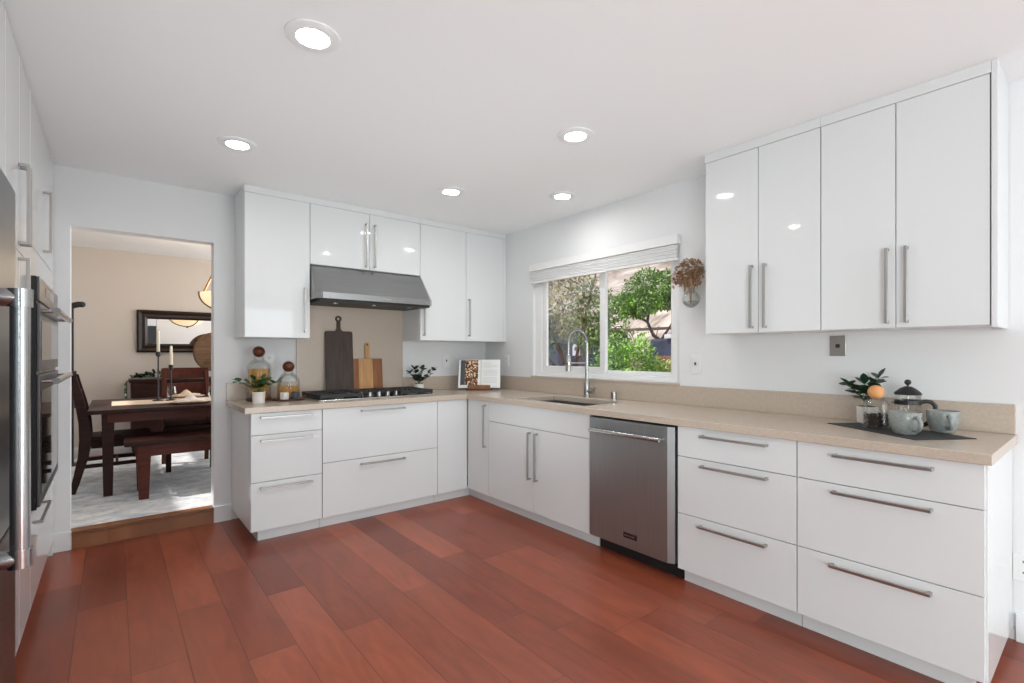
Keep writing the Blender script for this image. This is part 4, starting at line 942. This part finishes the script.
def chandelier():
    x, y = -2.205, 1.35; zr = 1.862
    r = thing('bowl_pendant', 'lit alabaster bowl pendant with bronze rods over the table', 'pendant light', (x, y, H))
    R = 0.245
    prof = [(R*math.cos(t), zr-0.165*math.sin(t)) for t in [PI/2*k/10 for k in range(11)]]
    prof[-1] = (0.0, prof[-1][1])
    MB().lathe(prof+[(max(0, p[0]-0.006), p[1]+0.006) for p in prof[::-1]], (x, y, 0), 40, cap=False).build('bowl', 'shade_glow', r, smooth=True)
    for k in range(3):
        t = PI*0.98+2*PI*k/3; c, s = math.cos(t), math.sin(t)
        MB().tube([(x+(R+0.006)*c, y+(R+0.006)*s, zr+0.015)]+[(x+(R+0.006)*math.cos(q)*c, y+(R+0.006)*math.cos(q)*s, zr-0.172*math.sin(q)) for q in [PI/2*j/10 for j in range(11)]], 0.0075, 8).build('strap', 'bronze', r, smooth=True)
        MB().cyl((x+(R-0.03)*c, y+(R-0.03)*s, zr+0.0), (x+0.012*c, y+0.012*s, 2.36), 0.0085).build('rod', 'bronze', r, smooth=True)
    MB().lathe([(0.0, zr-0.195), (0.015, zr-0.19), (0.02, zr-0.178), (0.0, zr-0.174)], (x, y, 0), 16, cap=False).build('finial', 'bronze', r, smooth=True)
    MB().cyl((x, y, 2.35), (x, y, H-0.02), 0.012).lathe([(0.07, H-0.0005), (0.065, H-0.015), (0.02, H-0.03)], (x, y, 0), 24).build('ceiling_canopy', 'bronze', r, smooth=True)
    l = bpy.data.lights.new('pendant_bulb', 'POINT'); l.energy = 14; l.color = (1, 0.82, 0.6); l.shadow_soft_size = 0.06
    o = bpy.data.objects.new('pendant_bulb', l); COL.objects.link(o); o.location = (x, y, zr+0.06)
chandelier()
# things on the dining table
TZ2 = TT+0.0005
rn = tag(MB().box((-3.115, 1.10, TZ2), (-1.5, 1.58, TZ2+0.003)).build('table_runner', 'linen'), 'beige linen runner along the dining table', 'table runner')
def candlestick(label, lab2, x, y, ztop, ctop):
    z = TZ2+0.0033
    r = thing('candlestick', label, 'candlestick', (x, y, z), 'black candlesticks')
    MB().lathe([(0.045, z), (0.045, z+0.006), (0.012, z+0.014), (0.006, z+0.03), (0.006, ztop-0.05), (0.010, ztop-0.045), (0.020, ztop-0.035), (0.020, ztop), (0.0, ztop)], (x, y, 0), 24).build('holder', 'blackpl', r, smooth=True)
    c = thing('taper_candle', lab2, 'candle', (x, y, ztop), 'taper candles')
    MB().lathe([(0.0135, ztop+0.0005), (0.011, ctop-0.01), (0.006, ctop), (0.0, ctop)], (x, y, 0), 18).build('wax', 'candle', c, smooth=True)
    MB().cyl((x, y, ctop+0.0003), (x, y, ctop+0.012), 0.0013).build('wick', 'slot', c)
candlestick('taller black candlestick on the dining table', 'ivory taper candle in the taller black candlestick', -2.775, 1.40, 1.288, 1.483)
candlestick('shorter black candlestick on the dining table', 'ivory taper candle in the shorter black candlestick', -2.677, 1.38, 1.165, 1.345)
def place_setting(x, y, lab, mt):
    r = thing('dinner_plate', lab, 'plate', (x, y, TZ2), 'dinner plates')
    MB().lathe([(0.0, 0.0), (0.09, 0.0), (0.155, 0.014), (0.158, 0.017), (0.10, 0.006), (0.0, 0.006)], (x, y, TZ2+mt), 36, cap=False).build('plate_body', 'linen', r, smooth=True)
place_setting(-2.57, 1.00, 'beige plate at the near edge of the dining table', 0.0)
place_setting(-2.52, 1.70, 'beige plate on the far side of the dining table', 0.0)
def napkin(x, y, lab, m, seed, z):
    rnd = random.Random(seed); mb = MB(); n = 10; V = []
    for i in range(n+1):
        row = []
        for j in range(n+1):
            u, v = i/n-0.5, j/n-0.5
            hgt = 0.012+0.05*math.exp(-(u*u+v*v)*9)*(0.7+0.3*math.sin(9*u+seed)*math.cos(7*v))+0.006*math.sin(14*u+5*v+seed)
            row.append(mb.bm.verts.new((x+u*0.24*(1-0.3*abs(v)), y+v*0.16*(1-0.3*abs(u)), z+max(0.002, hgt))))
        V.append(row)
    for i in range(n):
        for j in range(n): mb.bm.faces.new((V[i][j], V[i+1][j], V[i+1][j+1], V[i][j+1]))
    tag(mb.build('napkin', m, smooth=True, solid=0.003, ang=180), lab, 'napkin', 'folded napkins')
napkin(-2.57, 1.00, 'folded white napkin on the near plate', 'napkin', 1, TZ2+0.012)
napkin(-2.52, 1.70, 'folded beige napkin on the far plate', 'linen', 2, TZ2+0.012)
for x, y, lab in ((-2.655, 1.62, 'clear drinking glass beside the shorter candlestick'), (-2.33, 1.42, 'clear drinking glass near the right side of the doorway')):
    z = TZ2+0.0033
    tag(MB().lathe([(0.0, z), (0.032, z), (0.042, z+0.03), (0.043, z+0.06), (0.036, z+0.115), (0.034, z+0.115), (0.041, z+0.06), (0.040, z+0.03), (0.03, z+0.006), (0.0, z+0.006)], (x, y, 0), 28, cap=False).build('drinking_glass', 'glass', smooth=True), lab, 'glass', 'drinking glasses')

# ------------------------------------------------------------------ outdoors beyond the window
def hill_mat():
    m, nt, p = new_mat('dry_grass_hillside'); N = nt.nodes.new; L = nt.links.new
    tc = N('ShaderNodeTexCoord'); mp = N('ShaderNodeMapping'); mp.inputs['Scale'].default_value = (0.25, 2.2, 0.25); L(tc.outputs['Object'], mp.inputs[0])
    a = N('ShaderNodeTexNoise'); a.inputs['Scale'].default_value = 3; a.inputs['Detail'].default_value = 8; a.inputs['Roughness'].default_value = 0.8; L(mp.outputs[0], a.inputs['Vector'])
    b = N('ShaderNodeTexNoise'); b.inputs['Scale'].default_value = 0.35; b.inputs['Detail'].default_value = 3; L(tc.outputs['Object'], b.inputs['Vector'])
    c = N('ShaderNodeMath'); c.operation = 'ADD'; L(a.outputs['Fac'], c.inputs[0]); L(b.outputs['Fac'], c.inputs[1])
    cr = N('ShaderNodeValToRGB'); e = cr.color_ramp.elements; e[0].position = 0.78; e[0].color = srgb(112, 92, 82); e[1].position = 1.15; e[1].color = srgb(192, 176, 164)
    mr = N('ShaderNodeMapRange'); mr.inputs[1].default_value = 0.8; mr.inputs[2].default_value = 1.2; L(c.outputs[0], mr.inputs[0])
    e[0].position = 0.1; e[1].position = 0.9; L(mr.outputs[0], cr.inputs[0]); L(cr.outputs[0], p.inputs['Base Color']); p.inputs['Roughness'].default_value = 0.95
    return m
M['hill'] = hill_mat()
M['patio'] = mat('garden_soil_path', srgb(150, 122, 106), 0.95, noise=0.2, nscale=4)
M['navy'] = mat('dark_blue_cover', srgb(46, 52, 74), 0.7, noise=0.35, nscale=7)
M['fencewood'] = mat('red_brown_fence_wood', srgb(126, 84, 72), 0.8, noise=0.2, nscale=6)
M['lightgrey'] = mat('pale_grey_slab', srgb(196, 198, 208), 0.7)
M['bush'] = mat('bright_green_foliage', srgb(134, 172, 74), 0.5, noise=0.45, nscale=3)
M['treeleaf'] = mat('mid_green_foliage', srgb(122, 150, 78), 0.5, noise=0.45, nscale=3)
M['mixleaf'] = mat('yellow_green_foliage', srgb(142, 132, 72), 0.55, noise=0.5, nscale=2.5)
M['darkleaf'] = mat('dark_green_foliage', srgb(84, 112, 78), 0.55, noise=0.45, nscale=3)  # darker, greyer leaf green
M['bark'] = mat('grey_brown_bark', srgb(92, 74, 66), 0.9, noise=0.3, nscale=10)
def heightfield(name, m, f, x0, x1, y0, y1, nx, ny):
    mb = MB(); V = [[mb.bm.verts.new((x0+(x1-x0)*i/nx, y0+(y1-y0)*j/ny, f(x0+(x1-x0)*i/nx, y0+(y1-y0)*j/ny))) for j in range(ny+1)] for i in range(nx+1)]
    for i in range(nx):
        for j in range(ny): mb.bm.faces.new((V[i][j], V[i+1][j], V[i+1][j+1], V[i][j+1]))
    o = struct(name, mb, m, smooth=True, ang=180)
    return o
heightfield('ground_outside', 'patio', lambda x, y: -0.30+0.02*math.sin(x*2)*math.cos(y*1.7), 0.16, 12.0, -10, 24, 24, 40)
heightfield('hillside', 'hill', lambda x, y: 0.62+0.34*(x-11.5)+0.25*math.sin(x*0.5+y*0.31)+0.12*math.sin(y*0.9) if x > 11.6 else -0.4, 11.5, 62, -30, 90, 60, 80)
def foliage(mb, c, rad, n, size, rnd, shell=0.55):
    for k in range(n):
        d = Vector((rnd.gauss(0, 1), rnd.gauss(0, 1), rnd.gauss(0, 1))).normalized(); q = shell+(1-shell)*rnd.random()**0.5
        bump = 1+0.18*math.sin(d.x*5+c[0])*math.cos(d.y*6+d.z*4)
        p = Vector(c)+Vector((d.x*rad[0], d.y*rad[1], d.z*rad[2]))*q*bump
        leaf(mb, p, d+Vector((rnd.uniform(-1, 1), rnd.uniform(-1, 1), rnd.uniform(-1, .6))), size*rnd.uniform(.7, 1.3), size*0.55, curl=0.2)
def shrub(name, label, c, rad, n, size, m, seed, cat='bush'):
    rnd = random.Random(seed); r = thing(name, label, cat, (c[0], c[1], -0.28))
    mb = MB(); foliage(mb, c, rad, n, size, rnd); mb.build('foliage', m, r)
    for k in range(4):
        a = rnd.uniform(0, 6.28); MB().tube([(c[0]+0.06*math.cos(a), c[1]+0.06*math.sin(a), -0.30), (c[0]+rad[0]*.5*math.cos(a), c[1]+rad[1]*.5*math.sin(a), c[2])], 0.03, 7, 0.012).build('stem', 'bark', r, smooth=True)
    return r
# round bright bush outside the right pane
shrub('garden_bush', 'round bright green bush outside the right window pane', (2.62, 0.10, 0.74), (0.56, 0.60, 0.74), 9000, 0.055, 'bush', 31)
shrub('garden_bush', 'low dark green shrub behind the round bright bush', (5.0, 0.9, 0.35), (0.5, 0.5, 0.45), 1500, 0.07, 'darkleaf', 33)
def tree(name, label, trunk_paths, blobs, seed, size):
    rnd = random.Random(seed); b0 = trunk_paths[0][0]; r = thing(name, label, 'tree', b0[0])
    for k, (pts, r0, r1) in enumerate([(t[0], t[1], t[2]) for t in trunk_paths]):
        MB().tube(pts, r0, 9, r1).build('trunk' if k == 0 else 'branch', 'bark', r, smooth=True)
    by = {}
    for c, rad, n, m in blobs:
        mb = by.setdefault(m, MB()); foliage(mb, c, rad, n, size, rnd, 0.3)
    for m, mb in by.items(): mb.build('foliage', m, r)
# right tree: camera ray at f=13, centre about (8.0, 3.4)
tree('garden_tree', 'small umbrella-shaped green tree on the slope outside the right pane',
     [([(8.35, 2.75, -0.3), (8.25, 2.85, 0.9), (8.05, 3.05, 1.45), (7.85, 3.35, 1.75), (7.80, 3.5, 2.1), (7.9, 3.5, 2.6)], 0.075, 0.03),
      ([(7.95, 3.2, 1.6), (8.1, 3.0, 2.0), (8.3, 2.75, 2.5)], 0.04, 0.015), ([(7.8, 3.5, 2.1), (7.5, 3.8, 2.35), (7.3, 4.1, 2.6)], 0.035, 0.012)],
     [((8.0, 3.35, 2.95), (0.85, 0.95, 0.50), 5200, 'treeleaf'), ((7.6, 3.85, 2.55), (0.55, 0.55, 0.32), 2200, 'bush'), ((8.5, 2.65, 2.9), (0.6, 0.7, 0.45), 21700, 'treeleaf'), ((7.45, 3.3, 2.62), (0.4, 0.45, 0.32), 1800, 'bush'), ((7.15, 4.3, 2.62), (0.3, 0.35, 0.2), 300, 'treeleaf')], 41, 0.085)
tree('garden_tree', 'loose yellow-green leafy tree outside the left window pane',
     [([(4.3, 2.4, -0.3), (4.0, 2.55, 0.7), (3.8, 2.7, 1.3), (3.6, 2.95, 2.0), (3.4, 3.2, 2.8)], 0.07, 0.02),
      ([(4.0, 2.55, 0.7), (4.0, 2.4, 1.4), (4.05, 2.2, 2.2), (4.1, 2.0, 2.9)], 0.04, 0.015), ([(4.0, 2.5, 0.6), (3.6, 2.9, 1.2), (3.3, 3.3, 1.9), (3.15, 3.5, 2.5)], 0.04, 0.015), ([(4.1, 2.5, 0.5), (4.4, 2.1, 1.2), (4.6, 1.8, 1.7)], 0.03, 0.012)],
     [((3.75, 2.6, 2.3), (0.75, 0.85, 0.75), 2600, 'mixleaf'), ((4.0, 2.2, 2.0), (0.6, 0.6, 0.7), 1700, 'treeleaf'), ((3.5, 3.1, 1.7), (0.6, 0.7, 0.6), 1500, 'darkleaf'), ((4.3, 1.9, 1.75), (0.5, 0.45, 0.3), 900, 'treeleaf'), ((3.4, 3.2, 2.6), (0.5, 0.5, 0.5), 500, 'mixleaf')], 43, 0.075)
tree('bare_sapling', 'thin bare branching sapling beyond the round bush', [([(7.2, 1.9+1.2, -0.3), (7.2, 3.1, 1.0), (7.15, 3.15, 1.6)], 0.035, 0.015), ([(7.2, 3.1, 1.05), (7.05, 3.3, 1.5), (6.95, 3.45, 1.9)], 0.02, 0.008), ([(7.2, 3.1, 1.1), (7.3, 2.95, 1.5), (7.35, 2.85, 1.95)], 0.02, 0.008)], [((7.15, 3.2, 1.85), (0.3, 0.3, 0.1), 30, 'mixleaf')], 47, 0.06)
# fence line, cover, slab
fn = thing('garden_fence', 'dark rail fence at the foot of the dry hillside', 'fence', (10.6, 5.0, -0.3))
MB().box((10.55, -4, 2.03), (10.62, 16, 2.12)).build('rail', 'rail_metal', fn)
for y in (-2.0, 1.0, 4.0, 7.25, 10.0, 13.0):
    MB().box((10.63, y-0.05, -0.3), (10.72, y+0.05, 3.3 if abs(y-7.25) < .1 else 2.15)).build('post', 'rail_metal', fn)
MB().box((10.63, 5.9, 3.22), (10.70, 7.3, 3.29)).build('top_rail', 'rail_metal', fn)
cvr = thing('covered_planter', 'dark blue covered planter wall at the right edge of the window view', 'planter', (6.5, 1.6, -0.3))
MB().box((6.4, -0.6, -0.29), (7.4, 2.45, 1.60)).build('cover', 'navy', cvr, bevel=0.05)
MB().box((6.3, -0.7, 1.605), (7.5, 2.0, 1.69)).build('lid', 'lightgrey', cvr, bevel=0.01)
MB().box((6.25, -0.8, -0.29), (6.385, 2.2, 1.22)).build('low_wall', 'fencewood', cvr, bevel=0.01)
wl = thing('garden_shed', 'dark blue shed side with a white sign outside the left pane', 'shed', (5.9, 4.7, -0.3))
MB().box((5.8, 3.2, -0.29), (6.6, 5.9, 1.80)).build('wall', 'navy', wl, bevel=0.02)
MB().box((5.77, 4.02, 1.22), (5.797, 4.26, 1.50)).build('sign', 'lightgrey', wl)
MB().box((5.7, 3.1, 1.805), (6.7, 6.0, 1.87)).build('roof_slab', 'patio', wl, bevel=0.01)

for o in bpy.data.objects:
    if '_o' in o: del o['_o']
